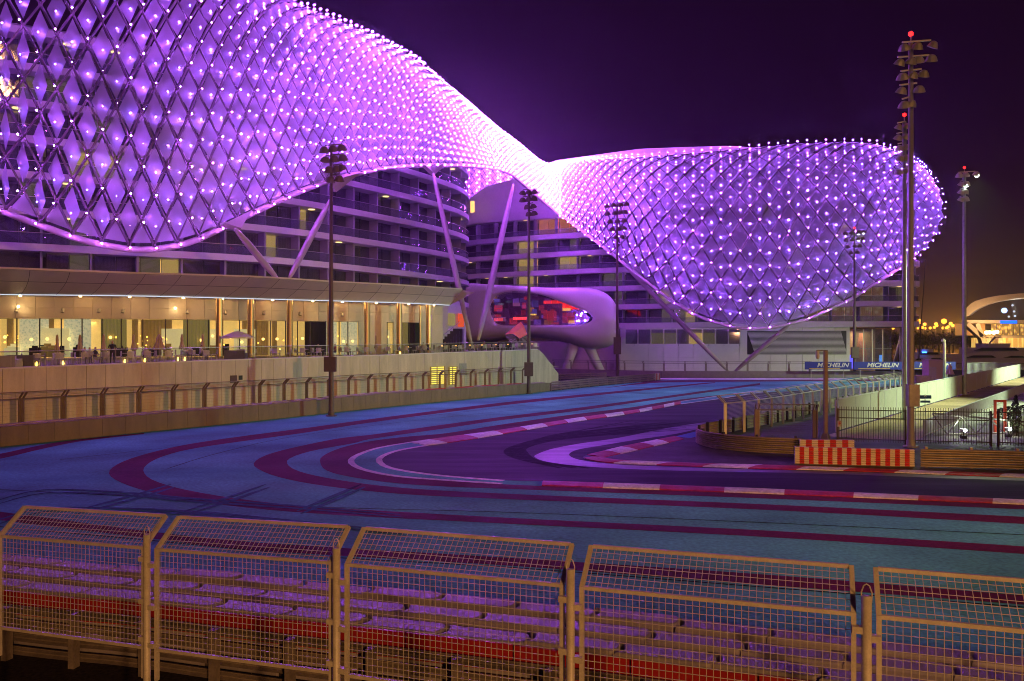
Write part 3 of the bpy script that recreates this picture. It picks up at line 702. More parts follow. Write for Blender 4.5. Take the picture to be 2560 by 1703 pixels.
# glazed corner below the slabs
gl = [P(2133, 851, 152.4), P(2158, 851, 152), P(2180, 851, 151.8), P(2206, 851, 151.8), P(2230, 851, 152)]; gl = [Vector((p.x, p.y, 0)) for p in gl]
for i in range(4):
    m_ = MB(); m_.wall([gl[i], gl[i + 1] - (gl[i + 1] - gl[i]).normalized() * .1], .6, 8.3, .05); o_ = m_.build('window', m_rail, towR)
    m_ = MB(); m_.wall([gl[i] - Vector((0, .05, 0)), gl[i] - Vector((-.14, .05, 0))], .6, 8.3, .2); m_.build('mullion', m_galv, o_)
m_ = MB(); m_.wall([gl[0] + Vector((0, .1, 0)), gl[-1] + Vector((0, .1, 0))], 4.5, 4.62, .1); m_.build('transom', m_galv, towR)
m_ = MB(); m_.wall([p + Vector((0, 7, 0)) for p in gl], 0, 8.3, .3); m_.build('lobby_wall', M('lobby_wall', (.5, .38, .26), .6), towR)
cn = MB(); cn.lathe([(1.5, .3), (1.2, 2.5), (.35, 7.5)], (gl[2].x - .3, gl[2].y + 4, 0)); cn.build('lobby_cone', M('cone_cloth', (.75, .33, .2), .7), towR, smooth=True)
for (x, c_) in ((gl[0].x + .8, (.12, .1, 1)), (gl[3].x + 1.2, (.1, .35, 1))):
    m_ = MB(); m_.box((x, gl[0].y + 2.5, 2.0), (.7, .2, 2.6)); m_.build('lit_screen', emit('blue_screen_%d' % int(c_[1] * 100), c_, 1.6), towR)
cl = MB(); cl.tube(P(2255, 851, 151.2) * 1 + Vector((0, 0, -6.1)), P(2255, 851, 151.2) + Vector((0, 0, 2.6)), .45, n=12); cl.build('column', m_steel, towR, smooth=True)
cl = MB(); cl.tube(Vector((P(2232, 851, 153).x, 153, .3)), Vector((P(2258, 851, 152).x, 152, 8.6)), .3, n=8); cl.build('raking_column', m_steel, towR, smooth=True)
lob = bpy.data.lights.new('lobby_light', 'AREA'); lob.energy = 420; lob.color = (1, .74, .45); lob.size = 5
lobo = bpy.data.objects.new('lobby_light', lob); COL.objects.link(lobo); lobo.location = (gl[2].x, gl[2].y + 4, 8.0); lobo.parent = None

# ================================================================== link bridge pod with the oval window
pod = thing('link_bridge', 'smooth white rounded link bridge with one large oval window', 'bridge', (10, 145, 0))
zP = lambda x, y: (1080 + .2168 * x, 620 + .2168 * y)
outl = [zP(*q) for q in ((300, 350), (600, 368), (900, 393), (1300, 428), (1700, 440), (1900, 462), (2020, 512), (2100, 592), (2150, 700), (2165, 880), (2150, 1050), (2080, 1130), (1950, 1165), (1800, 1160), (1650, 1112), (1400, 1060), (1150, 1034), (850, 1058), (650, 1092), (300, 1098), (200, 1000), (170, 700), (200, 450))]
wint = [zP(*q) for q in ((658, 690), (680, 600), (740, 530), (840, 485), (950, 477), (1100, 490), (1300, 540), (1500, 618), (1700, 702), (1800, 752), (1850, 802), (1825, 852), (1700, 886), (1600, 890), (1100, 890), (850, 886), (750, 868), (690, 806))]
YP = 143.0; PC = (1345, 772)
def polar(pts, n):
    v2 = catmull([Vector((x, y, 0)) for x, y in pts], 4, closed=True); out = []
    for k in range(n):
        a = 2 * math.pi * k / n; d = Vector((math.cos(a), math.sin(a), 0)); best = None
        for p, q in zip(v2, v2[1:] + v2[:1]):
            p = p - Vector((*PC, 0)); q = q - Vector((*PC, 0)); e_ = q - p; den = d.x * e_.y - d.y * e_.x
            if abs(den) < 1e-9: continue
            t = (p.x * e_.y - p.y * e_.x) / den; s = (p.x * d.y - p.y * d.x) / den
            if t > 0 and -1e-6 <= s <= 1 + 1e-6 and (best is None or t > best): best = t
        out.append(Vector((PC[0] + d.x * best, PC[1] + d.y * best)))
    return out
NA = 120; OL = polar(outl, NA); WL_ = polar(wint, NA)
def plane(uv, dy=0): 
    q = P(uv.x, uv.y, YP); return Vector((q.x, YP + dy + (1440 - uv.x) * .03, q.z))
rows = [[plane(PC_ + (o_ - PC_) * .99, 16) for o_, PC_ in ((o_, Vector(PC)) for o_ in OL)], [plane(o_, 5) for o_ in OL]]
for k in range(1, 12):
    t = k / 11; g_ = 1 - math.cos(t * math.pi / 2); rows.append([plane(o_.lerp(w2, min(1, g_ * 1.0)), 5 * (1 - math.sin(t * math.pi / 2)) ** 1.25) for o_, w2 in zip(OL, WL_)])
rows.append([plane(w2, .9) for w2 in WL_])
m_ = MB(); m_.grid(rows, closed=True); m_.build('pod_body', M('pod_white', (.86, .83, .83), .35, var=.04), pod, smooth=True)
m_pod = glass('pod_glass', (.42, .38, .48), .50, .04, metal=.7)
def clip(poly, win):
    out = poly
    for a, b_ in zip(win, win[1:] + win[:1]):
        src_, out = out, []
        f_ = lambda p: (b_.x - a.x) * (p.y - a.y) - (b_.y - a.y) * (p.x - a.x)
        for p, q in zip(src_, src_[1:] + src_[:1]):
            fp, fq = f_(p), f_(q)
            if fp >= 0: out.append(p)
            if fp * fq < 0: out.append(p.lerp(q, fp / (fp - fq)))
        if not out: return []
    return out
rs = random.Random(5)
cv = [Vector((x, y)) for x, y in wint]
for i in range(17):
    for j in range(4):
        u0 = 1215 + i * 16 + j * 4; v0 = 720 + j * 24.0
        c_ = clip([Vector((u0, v0)), Vector((u0 + 15.3, v0)), Vector((u0 + 19.3, v0 + 23.2)), Vector((u0 + 4, v0 + 23.2))], cv)
        if len(c_) < 3: continue
        ce = sum(c_, Vector((0, 0))) / len(c_); tx, ty = rs.uniform(-.16, .16), rs.uniform(-.16, .16)
        m_ = MB(); m_.poly([plane(q, .7 + (q.x - ce.x) * .0715 * tx * 3 + (q.y - ce.y) * .0715 * ty * 3) for q in c_][::-1]); m_.build('pane', m_pod, pod)
m_ = MB(); m_.poly([plane(w2.lerp(Vector(PC), .02), 4.5) for w2 in WL_]); m_.build('room_wall', M('pod_room', (.18, .10, .22), .7), pod)
for (u0, v0, u1, v1, c_, st) in ((1283, 790, 1318, 797, (1, .04, .05), 3), (1362, 748, 1420, 756, (1, .03, .02), 1.6), (1410, 752, 1455, 772, (1, .02, .01), 2.0), (1325, 782, 1344, 785, (1, .6, .1), 2), (1410, 768, 1430, 775, (1, .5, .1), 2), (1425, 800, 1440, 808, (1, .4, .08), 1.5), (1232, 792, 1256, 800, (1, .08, .12), 1.5), (1370, 775, 1395, 800, (1, .05, .1), .5), (1410, 780, 1440, 806, (.9, .05, .2), .45), (1446, 776, 1462, 800, (.6, .1, .9), .7)):
    m_ = MB(); a, b_ = plane(Vector((u0, v0)), 3.2), plane(Vector((u1, v1)), 3.2); m_.prism([Vector((a.x, a.y, b_.z)), Vector((b_.x, b_.y, b_.z)), Vector((b_.x, b_.y, a.z)), Vector((a.x, a.y, a.z))], (0, .3, 0)); m_.build('room_light', emit('pod_light_%d_%d' % (u0, v0), c_, st), pod)
for k in range(46):  # glowing boxes added in place of mixed reflections in the glass
    u_ = rs.uniform(1230, 1455); v_ = rs.uniform(735, 808); h_ = .5 * (1 - abs(u_ - 1300) / 260)
    if v_ < 812 - 95 * (1 - max(0, (u_ - 1290)) / 190.0): continue
    c_ = rs.choice(((.9, .03, .05), (.9, .05, .10), (.35, .1, .9), (.2, .12, .8), (.8, .2, .6), (.9, .25, .05), (.3, .3, .5)))
    m_ = MB(); q = plane(Vector((u_, v_)), 3.6 + .5 * rs.random()); m_.box(q, (rs.uniform(.5, 1.6), .1, rs.uniform(.3, 1.3))); m_.build('wall_panel', emit('pod_reflection_%d' % k, c_, rs.uniform(.12, .6)), pod)
for k in range(9):
    m_ = MB(); q = plane(Vector((1445 + 22 * rs.random(), 776 + 30 * rs.random())), 2.6 + rs.random()); m_.ball(q, .14); m_.build('room_lamp', m_led2, pod)
for (ua, ub) in ((1470, 1505), (1435, 1412)):
    m_ = MB(); a = P(ua, 862, 147); b_ = P(ub, 851.5, 147); b_.z = 0; m_.path([a, a.lerp(b_, .5), b_], [1.0, .8, .75], 12); m_.build('leg', m_white, pod, smooth=True)
m_ = MB(); m_.wall([P(1290, 850, 172), P(1560, 850, 164)], 0, 5.9, .5); m_.build('abutment', m_cream, pod)
# ================================================================== terrace, pavilion and retaining wall
CT, CS = 11.9, 10.2
def GZ(u, v, z): 
    Y = (z - H) * F / (CY - v); return Vector(((u - CX) / F * Y, Y, z))
top = catmull([GZ(u, v, CT) for u, v in ((-140, 667), (0, 672), (272, 683), (640, 694), (830, 706), (993, 714), (1156, 725))], 1.0)
low = catmull([GZ(u, v, CS) for u, v in ((-140, 732), (0, 736), (353, 740), (640, 747), (966, 756), (1124, 763))], 1.0)
pav = thing('terrace_pavilion', 'long glazed restaurant pavilion under a swept cream canopy, lit gold inside', 'building', (-20, 78, 0))
N = 17; T = resample(top, N + 1); Lo = resample(low, N + 1)
def concave(a, b_, t): # fascia profile
    p = a.lerp(b_, t); return p + Vector((0, .5, -.1)) * math.sin(math.pi * t) * .6
for i in range(N):
    for (t0, t1) in ((0, .42), (.42, 1)):
        rows = []
        for k in range(4):
            t = lerp(t0, t1, k / 3) if k not in (0, 3) else (t0 + .008 if k == 0 else t1 - .008)
            a = concave(T[i], Lo[i], t); b_ = concave(T[i + 1], Lo[i + 1], t); e_ = (b_ - a).normalized() * .02; rows.append([a + e_, b_ - e_])
        m_ = MB(); m_.grid(rows); m_.build('fascia_panel', m_cream, pav, smooth=True)
bk = MB(); bk.grid([[concave(p, q, t / 5) + Vector((.02, .08, .02)) for p, q in zip(T, Lo)] for t in range(6)]); bk.build('fascia_back', m_dark, pav)
tip = GZ(1186, 731, CT - .35); ti = MB(); a = [concave(T[-1], Lo[-1], t / 6) for t in range(7)]
ti.grid([a, [lerp(p, tip, .55) + Vector((0, .4, 0)) for p in a], [tip.lerp(p, .05) for p in a], [lerp(p, tip, .5) + Vector((-1.2, 3.0, 0)) for p in a]]); ti.build('canopy_tip', m_cream, pav, smooth=True)
bkT = [p + Vector((-6, 16, 0)) for p in T]
m_ = MB(); m_.grid([[p + Vector((0, 0, .16)) for p in T], [p + Vector((0, .05, .0)) for p in T]]); m_.strip([p + Vector((0, 0, .16)) for p in T], [p + Vector((0, 0, .3)) for p in bkT]); m_.build('canopy_roof', m_cream, pav)
W = [p + Vector((-1.0, 2.4, 0)) for p in Lo]
m_ = MB(); m_.strip([p + Vector((0, 0, .02)) for p in Lo], [Vector((p.x - 1, p.y + 2, CS + .02)) for p in W]); m_.build('soffit', m_cream, pav)
m_ = MB(); m_.path([p + Vector((0, -.06, -.02)) for p in resample(low, 60)], .05, 4); m_.build('light_strip', emit('strip_light', (.75, .85, 1), .9), pav)
# back wall: upper cladding, glazing below
WZ = 8.15; FZ = 4.55
Wd = resample(W, 120); LW = plen(Wd)
def wall_at(u):
    for a, b_ in zip(Wd, Wd[1:]):
        if uz(a) <= u <= uz(b_): return a.lerp(b_, (u - uz(a)) / (uz(b_) - uz(a)))
    return Wd[-1] if u > 600 else Wd[0]
nc = 30
for i in range(nc):
    for (z0, z1) in ((WZ + .01, 9.15), (9.18, CS)):
        a, _ = at_len(Wd, LW * i / nc + .015); b_, _ = at_len(Wd, LW * (i + 1) / nc - .015)
        m_ = MB(); m_.wall([a, b_], z0, z1, .15); m_.build('wall_panel', m_cream, pav)
m_ = MB(); m_.wall([p + Vector((-.1, .22, 0)) for p in Wd], WZ, CS, .2); m_.build('wall_core', m_cream, pav)
m_gl = glass('clear_glazing', (.06, .07, .05), .80, .04)
m_lat = pat('lattice_screen', (.55, .60, .40), (.92, .84, .50), 5.0, (1, 1, 1), .75)  # screen shines by itself, as if lit from the room
m_glow = M('glowing_room_wall', (.80, .62, .34), .6, var=.2, es=1.0, ecol=(1.0, .62, .16))  # emission stands in for lamplight on the room wall
m_cg = M('glowing_sage_curtain', (.50, .44, .20), .8, var=.35, scale=5, stretch=(4, 4, .05), es=.28, ecol=(.8, .62, .18))  # curtain given its own glow in place of room light
m_scr = M('glowing_screen', (.85, .82, .66), .6, var=.1, es=.85, ecol=(1.0, .80, .34))  # self-lit, to look bright in the lamplit room
m_brn = M('glowing_brown', (.42, .26, .09), .5, var=.3, es=.22, ecol=(.9, .5, .12))  # faint emission imitates lamplight on pillars, curtains and seats
kinds = 'wlslwcwbscsgsbwwgdlwpx'
us = [-8, 42, 99, 153, 205, 255, 303, 357, 414, 469, 521, 557, 599, 640, 676, 714, 744, 776, 815, 848, 870, 897]
us2 = [(968, 984, 's'), (1005, 1022, 'd'), (1022, 1036, 'c'), (1036, 1052, 'd')]
bays = [(us[i], us[i + 1], kinds[i % len(kinds)]) for i in range(len(us) - 1)] + us2
for (u0, u1, kd) in bays:
    a, b_ = wall_at(u0), wall_at(u1); d = (b_ - a).normalized(); nr = Vector((-d.y, d.x, 0))
    m_ = MB(); m_.wall([a + d * .04, b_ - d * .04], FZ, WZ, .03); win = m_.build('window', m_gl, pav)
    m_ = MB(); m_.wall([a - d * .04 - nr * .03, a + d * .04 - nr * .03], FZ, WZ, .12); m_.build('mullion', m_dark, win)
    off_ = {'w': 2.6, 'l': 1.6, 's': 1.2, 'c': .8, 'd': 1.0, 'b': 2.0, 'g': 2.4, 'p': 1.2, 'x': .5}[kd]
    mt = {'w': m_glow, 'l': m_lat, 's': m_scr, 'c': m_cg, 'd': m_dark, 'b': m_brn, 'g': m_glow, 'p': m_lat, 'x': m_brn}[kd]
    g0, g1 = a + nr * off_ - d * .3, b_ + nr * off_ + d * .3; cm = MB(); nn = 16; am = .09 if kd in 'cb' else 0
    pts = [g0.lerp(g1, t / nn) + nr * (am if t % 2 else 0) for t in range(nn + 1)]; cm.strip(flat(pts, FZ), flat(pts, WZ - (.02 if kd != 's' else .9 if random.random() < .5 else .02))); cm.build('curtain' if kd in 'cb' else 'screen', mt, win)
    if random.random() < .55:
        pm = MB(); q = a.lerp(b_, random.uniform(.2, .8)) + nr * .7; pm.ball((q.x, q.y, random.uniform(5.9, 6.7)), .17); pm.build('pendant_lamp', emit('pendant', (1, .55, .12), 6), pav)
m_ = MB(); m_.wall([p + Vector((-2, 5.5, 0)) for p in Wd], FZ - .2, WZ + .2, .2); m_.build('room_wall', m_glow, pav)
m_ = MB(); m_.strip([Vector((p.x, p.y, WZ + .05)) for p in Wd], [Vector((p.x - 2, p.y + 5.5, WZ + .05)) for p in Wd]); m_.build('ceiling', m_cream, pav)
# solid bays
for (u0, u1) in ((897, 968), (984, 1005), (1052, 1118)):
    a, b_ = wall_at(u0), wall_at(min(u1, 1110)); m_ = MB(); m_.wall([a, b_], FZ, WZ, .2); m_.build('wall_panel', m_cream, pav)
m_col = M('brass_column', (.70, .52, .28), .3, .7, var=0)
for u in (535, 635, 734, 821, 909, 993, 1075, 1058):
    p = None
    for a, b_ in zip(low, low[1:]):
        if uz(a) <= u <= uz(b_): p = a.lerp(b_, .5) + Vector((-.1, .35, 0))
    r_ = .32 if u != 1058 else .12
    if u == 1058: p = p + Vector((-.4, 1.6, 0))
    m_ = MB(); m_.lathe([(r_ * 1.1, FZ - .1), (r_ * 1.1, FZ + .15), (r_, FZ + .18), (r_, CS)], (p.x, p.y, 0), 16); m_.build('column', m_col, pav, smooth=False)
# luminaires on the wall and in the soffit
def lampobj(name, loc, energy, col, size=.15, typ='POINT', rot=None, spot=None):
    l = bpy.data.lights.new(name, typ); l.energy = energy; l.color = col
    if typ in ('POINT', 'SPOT'): l.shadow_soft_size = size
    if spot: l.spot_size = spot; l.spot_blend = .6
    if typ == 'AREA': l.size = size
    o_ = bpy.data.objects.new(name, l); COL.objects.link(o_); o_.location = loc
    if rot is not None: o_.rotation_euler = Vector(rot).to_track_quat('-Z', 'Y').to_euler()
    return o_
m_warm = emit('warm_lamp', (1, .72, .30), 14)
for u in (46, 160, 250, 310, 470, 565, 660, 750, 855):
    a = wall_at(u); q = Vector((a.x + .15, a.y - .45, 9.05)); m_ = MB(); m_.tube(q, q + Vector((.0, -.12, -.35)), .14, .17, 10); m_.tube(q, (a.x, a.y, 9.0), .03, n=5); m_.build('wall_lamp', m_galv, pav)
for u, en in ((50, 60), (440, 42)):
    a = wall_at(u); lampobj('wall_washer', (a.x + .15, a.y - .55, 9.15), en, (1, .66, .26), .12)
    m_ = MB(); m_.ball((a.x + .15, a.y - .5, 9.2), .13); m_.build('lamp_bulb', m_warm, pav)
for u in (70, 200, 330, 470, 585, 690, 790, 870, 950, 1035, 1100):
    q = None
    for a, b_ in zip(low, low[1:]):
        if uz(a) <= u <= uz(b_): q = a + Vector((-.5, 1.0, 0))
    if q is None: continue
    m_ = MB(); m_.tube((q.x, q.y, CS + .01), (q.x, q.y, CS - .12), .11, n=8); m_.build('downlight', m_warm, pav)
    lampobj('downlight_beam', (q.x, q.y, CS - .2), 38, (1, .52, .15), .1)
for u in (60, 210, 360, 500, 640, 780):
    a = wall_at(u); lampobj('room_light', (a.x - 1.2, a.y + 3.2, WZ - .25), 170, (1, .56, .15), 2.0, 'AREA', (0, 0, -1))
a = wall_at(1020); lampobj('room_light', (a.x - 1.0, a.y + 3.0, WZ - .25), 70, (1, .66, .26), 1.5, 'AREA', (0, 0, -1))

# retaining wall of the terrace
wl2 = offset(gline([(None, [(-140, 1131), (0, 1118), (320, 1085), (640, 1053), (966, 1018), (1280, 988), (1375, 978)])], 0, 1.0), 3.4)
wl2 = [p for p in wl2 if uz(p) < 1402]; 
ext_ = (wl2[-1] - wl2[-4]).normalized()
while uz(wl2[-1]) < 1396: wl2.append(wl2[-1] + ext_ * .6)
tw = thing('terrace_wall', 'long panelled retaining wall below the restaurant terrace', 'wall', (-15, 65, 0))
pz = lambda u: interp([0, 640, 966, 1280, 1351], [4.33, 4.54, 4.62, 4.86, 4.93], u)
LWL = plen(wl2); step = 1.3; n = int(LWL / step); ucut = 1351
zend = lambda u: pz(u) if u < ucut else lerp(4.93, 1.6, min(1, (u - ucut) / 47.0))
core = resample(wl2, 90); m_ = MB(); m_.wall([p + Vector((-.1, .14, 0)) for p in core], 0, [zend(uz(p)) - .05 for p in core], .35); m_.build('wall_core', m_tw, tw)
for i in range(n):
    a, _ = at_len(wl2, i * step + .012); b_, _ = at_len(wl2, (i + 1) * step - .012)
    za, zb = zend(uz(a)), zend(uz(b_))
    if za > 2.3:
        m_ = MB(); m_.wall([a, b_], 2.62, [max(2.7, za), max(2.7, zb)], .12); m_.build('panel', m_tw, tw)
    m_ = MB(); m_.wall([a, b_], 0.0, [min(2.6, za), min(2.6, zb)], .12); m_.build('panel', m_tw, tw)
cp = [p for p in core if uz(p) < 1351]; m_ = MB(); m_.wall([p + Vector((.06, -.09, 0)) for p in cp], [pz(uz(p)) + .003 for p in cp], [pz(uz(p)) + .1 for p in cp], .6); m_.build('coping', m_white, tw)
def on_w2(u):
    for a, b_ in zip(wl2, wl2[1:]):
        if uz(a) <= u <= uz(b_): return a.lerp(b_, (u - uz(a)) / (uz(b_) - uz(a)))
for (u0, u1) in ((1076, 1110), (1122, 1141)):
    a, b_ = on_w2(u0), on_w2(u1); zt_, zb_ = P(u0, 917, a.y).z, P(u0, 962, a.y).z; nr = Vector((.6, -.75, 0)) * .05
    m_ = MB(); m_.wall([a + nr, b_ + nr], zb_, zt_, .03); o_ = m_.build('window', emit('louvre_window', (1, .78, .12), 1.25), tw)
    m_ = MB()
    for k in range(10): z = lerp(zb_, zt_, k / 9); m_.wall([a + nr * 2, b_ + nr * 2], z - .035, z + .035, .03)
    for t in (0, .45, 1): q = a.lerp(b_, t); m_.box((q.x + nr.x * 2, q.y + nr.y * 2, (zb_ + zt_) / 2), (.1, .1, zt_ - zb_))
    m_.build('louvre', M('louvre_frame', (.45, .38, .2), .5), o_)
for (u0, u1, v0, v1) in ((576, 592, 939, 957), (597, 606, 939, 950)):
    a, b_ = on_w2(u0), on_w2(u1); m_ = MB(); nr = Vector((.5, -.8, 0)) * .06; m_.wall([a + nr, b_ + nr], P(u0, v1, a.y).z, P(u0, v0, a.y).z, .04); m_.build('vent', M('vent_brown', (.10, .05, .02), .6) if u0 < 590 else m_dark, tw)
a, b_ = on_w2(1148), on_w2(1166); m_ = MB(); nr = Vector((.5, -.8, 0)) * .06; m_.wall([a + nr, b_ + nr], P(1148, 938, a.y).z, P(1148, 909, a.y).z, .04); m_.build('hatch', m_galv, tw)
# terrace floor
fl_ = MB(); cpl = [p for p in core]; fl_.strip([Vector((p.x, p.y, min(zend(uz(p)), 4.93) - .06)) for p in cpl if uz(p) < 1352], [Vector((p.x - 14, p.y + 34, 4.5)) for p in cpl if uz(p) < 1352])
struct('terrace', fl_, M('terrace_paving', (.40, .33, .25), .6, var=.2))
# glass balustrade, one panel per piece
m_bg = glass('balustrade_glass', (.16, .15, .10), .86, .04)
for l_ in list(m_bg.node_tree.links):
    if l_.to_socket.name in ('Fac', 'Factor'): m_bg.node_tree.links.remove(l_)
m_bg.node_tree.nodes['Mix Shader'].inputs[0].default_value = .13
bal = thing('glass_balustrade', 'clear glass balustrade along the edge of the restaurant terrace', 'balustrade', (-15, 66, 4.4))
ln = [p + Vector((-.2, .3, 0)) for p in core if uz(p) < 1346]; LB = plen(ln); n = int(LB / 2.2)
for i in range(n):
    a, _ = at_len(ln, i * 2.2 + .02); b_, _ = at_len(ln, (i + 1) * 2.2 - .02); z = pz(uz(a)) + .1
    m_ = MB(); m_.wall([a, b_], z, z + .95, .02); m_.build('glass_panel', m_bg, bal)
m_ = MB(); m_.path([Vector((p.x, p.y, pz(uz(p)) + 1.07)) for p in resample(ln, 60)], .03, 5); m_.build('handrail', m_galv, bal)
# lights of the lounge end: dark stair block and red glow
stc = thing('outdoor_stair', 'dark stepped stair block at the far end of the terrace', 'stair', P(1130, 861, 104))
for k in range(7):
    q = P(1104 + k * 7, 861 - k * 6.5, 104 + k * .6); m_ = MB(); m_.box((q.x, q.y, (q.z + 4.6) / 2), (1.2, 3.2, max(.2, q.z - 4.6))); m_.build('step', m_dark, stc)
for k in (0, 1):
    a, b_ = P(1108, 838 , 103 + 3.4 * k), P(1150, 805, 107 + 3.4 * k); m_ = MB(); m_.tube(a, b_, .05, n=5); m_.build('handrail', m_galv, stc)
side = thing('annex_wall', 'plain mauve wall behind the terrace stair', 'wall', P(1130, 851, 112)); m_ = MB(); m_.wall([P(1085, 851, 110), P(1120, 851, 112), P(1165, 851, 118)], 4.5, 11.2, .4); m_.build('wall_face', m_white, side)
m_ = MB(); a, b_ = P(1146, 851, 114.6), P(1160, 851, 116.6); m_.wall([a, b_], P(1146, 817, 115).z, P(1146, 784, 115).z, .1); m_.build('lit_doorway', emit('red_doorway', (1, .13, .04), .7), side)
m_ = MB(); a, b_ = P(1122, 851, 111.8), P(1138, 851, 114); m_.wall([a, b_], P(1146, 815, 115).z, P(1146, 785, 115).z, .1); m_.build('doorway', m_litd, side)

# furniture, pillars and lamps inside the restaurant
rs = random.Random(31)
for u in (28, 130, 190, 262, 345, 432, 500, 620, 700, 790):
    a = wall_at(u); m_ = MB(); q = Vector((a.x - 1.1, a.y + 1.6 + rs.random(), 0)); m_.lathe([(.28, FZ), (.28, WZ)], q, 12); m_.build('interior_pillar', m_brn, pav, smooth=True)
for k in range(46):
    u = rs.choice((20, 45, 120, 140, 270, 300, 360, 415, 420, 560, 655, 705, 760, 850, 1010, 1030)) + rs.uniform(-12, 12); a = wall_at(u); q = Vector((a.x - .6, a.y + .6 + .8 * rs.random(), rs.uniform(5.4, 6.6))); m_ = MB(); m_.ball(q, rs.uniform(.05, .11)); m_.build('table_lamp', emit('amber_lamp', (1, .42, .05), 7), pav)
for k in range(26):
    u = rs.uniform(0, 640); a = wall_at(u); m_ = MB(); q = Vector((a.x - .5, a.y + .5 + .4 * rs.random(), FZ)); w_ = rs.uniform(.5, 1.1); h_ = rs.uniform(.7, 1.05); m_.box(q + Vector((0, 0, h_ / 2)), (w_, .5, h_)); m_.box(q + Vector((0, .25, h_ * .8)), (w_, .08, h_ * .9)); m_.build('banquette', rs.choice((m_brn, m_dark, m_scr)), pav)
# ================================================================== barriers, catch fences, masts
m_galv2 = M('fence_steel', (.24, .185, .125), .55, .2, var=.2, scale=3)
m_pink = M('barrier_top', (.42, .30, .34), .6, var=.3, scale=2, grain=.15, gs=12)
m_redp = M('red_plastic', (.52, .022, .018), .42, var=.2, scale=1.5)
# left barrier: belted block rows
bl = gline([(None, [(-150, 1133), (0, 1118), (320, 1085), (640, 1053), (966, 1018), (1280, 988), (1375, 978)])], 0, 1.0)
tb = thing('tyre_barrier', 'brown belted safety barrier along the foot of the terrace wall', 'barrier', (-12, 62, 0))
L = plen(bl); n = int(L / 1.5)
for i in range(n + 1):
    a, _ = at_len(bl, i * 1.5 + .01); b_, _ = at_len(bl, min((i + 1) * 1.5 - .01, L)); m_ = MB()
    h = interp([0, 640, 966, 1280, 1380], [1.14, 1.2, 1.26, 1.16, 1.0], uz(a)) + random.uniform(-.012, .012)
    m_.wall([a, b_], .01, h, .6); m_.build('belt_block', m_belt, tb)
    m_ = MB(); nr = Vector((-(b_ - a).y, (b_ - a).x, 0)).normalized(); m_.wall([a + nr * .7, b_ + nr * .7], .01, h + .05, .6)
    m_.build('rear_block', m_redp if 26 < i < 40 and i % 3 else m_pink, tb)
def catch_fence(name, label, line, z0, zb, over, spacing, mat, base=0.0, side=-1, wires=9, post_w=.16, wr=.007):
    """posts with a cranked top, rails and fine horizontal wires"""
    root = thing(name, label, 'fence', (line[0].x, line[0].y, 0)); L = plen(line); n = int(L / spacing)
    pts = []
    for i in range(n + 1):
        p, t = at_len(line, i * spacing); nr = Vector((-t.y, t.x, 0)) * side
        pts.append((p, nr)); m_ = MB()
        q = Vector((p.x, p.y, zb)); o_ = q + nr * over + Vector((0, 0, over * .85))
        for d in (-.11, .11):
            s_ = t * d; m_.bar(Vector((p.x, p.y, base)) + s_, q + s_, .07, post_w); m_.bar(q + s_, o_ + s_, .06, post_w * .7)
        m_.box(Vector((p.x, p.y, (base + zb) / 2)), (.1, .1, zb - base)); m_.build('post', mat, root)
    A = [Vector((p.x, p.y, zb)) for p, _ in pts]; B = [a + nr * over + Vector((0, 0, over * .85)) for a, (_, nr) in zip(A, pts)]; Cc = [Vector((p.x, p.y, z0 + .35)) for p, _ in pts]
    for ln, nm in ((A, 'rail'), (B, 'top_rail')):
        m_ = MB(); m_.path(ln, .035, 5); m_.build(nm, mat, root)
    m_ = MB()
    for k in range(wires):
        z = lerp(z0, zb, (k + .5) / wires); m_.path([Vector((p.x, p.y, z)) for p, _ in pts], wr, 3, caps=False)
    for k in range(1, 4): m_.path([a.lerp(b_, k / 4) for a, b_ in zip(A, B)], wr, 3, caps=False)
    m_.build('wire_mesh', mat, root, kind='stuff')
    return root
fl1 = offset(bl, 2.3); fl1 = [p for p in fl1 if uz(p) < 1330]
catch_fence('catch_fence', 'brown catch fence with cranked posts below the terrace wall', fl1, 1.2, 2.55, .5, 2.55, m_galv2, side=-1, wires=6, wr=.004)
# guardrail pieces
def w_rail(mb, ln, zc, h=.28, d=.09, side=-1):
    """corrugated rail swept along a plan polyline"""
    prof = [(-.5, 0), (-.34, 1), (-.16, 1), (0, .15), (.16, 1), (.34, 1), (.5, 0)]
    o1 = offset(ln, 1.0); rows = []
    for pz_, pd in prof: rows.append([Vector((p.x, p.y, zc + pz_ * h)) + (q - p) * (side * pd * d) for p, q in zip(ln, o1)])
    mb.grid(rows)
def guardrail(name, label, line, mat, zs=(.18, .42, .66, .88), side=-1, spacing=2.0, post_mat=None, rh=.21):
    root = thing(name, label, 'guardrail', (line[0].x, line[0].y, 0)); line = [Vector((p.x, p.y, 0)) for p in line]
    for z in zs:
        m_ = MB(); w_rail(m_, line, z, rh, .09, side); m_.build('rail', mat, root, smooth=False)
    L = plen(line); n = int(L / spacing)
    for i in range(n + 1):
        p, t = at_len(line, min(i * spacing + .3, L)); nr = Vector((-t.y, t.x, 0)) * -side; m_ = MB(); q = p + nr * .10
        m_.box((q.x, q.y, .5), (.12, .16, 1.0), math.atan2(t.y, t.x)); m_.build('post', post_mat or mat, root)
    return root
m_arm = M('weathered_rail', (.34, .27, .18), .5, .45, var=.25, scale=2.5, grain=.1, gs=20)
m_arm2 = M('pale_rail', (.55, .52, .40), .5, .3, var=.2, scale=2.5)
g1 = gline([(None, [(1376, 978), (1460, 969), (1560, 959.5), (1640, 952)])], 0)
guardrail('guardrail', 'grey guardrail running on from the brown barrier to a red striped end', g1, m_arm, zs=(.2, .48, .76, 1.02), spacing=2.5)
e0, e1 = G(1638, 952.3), G(1650, 951); m_ = MB(); m_.wall([e0 + Vector((0, -.15, 0)), e1 + Vector((0, -.15, 0))], .1, 1.12, .3); 
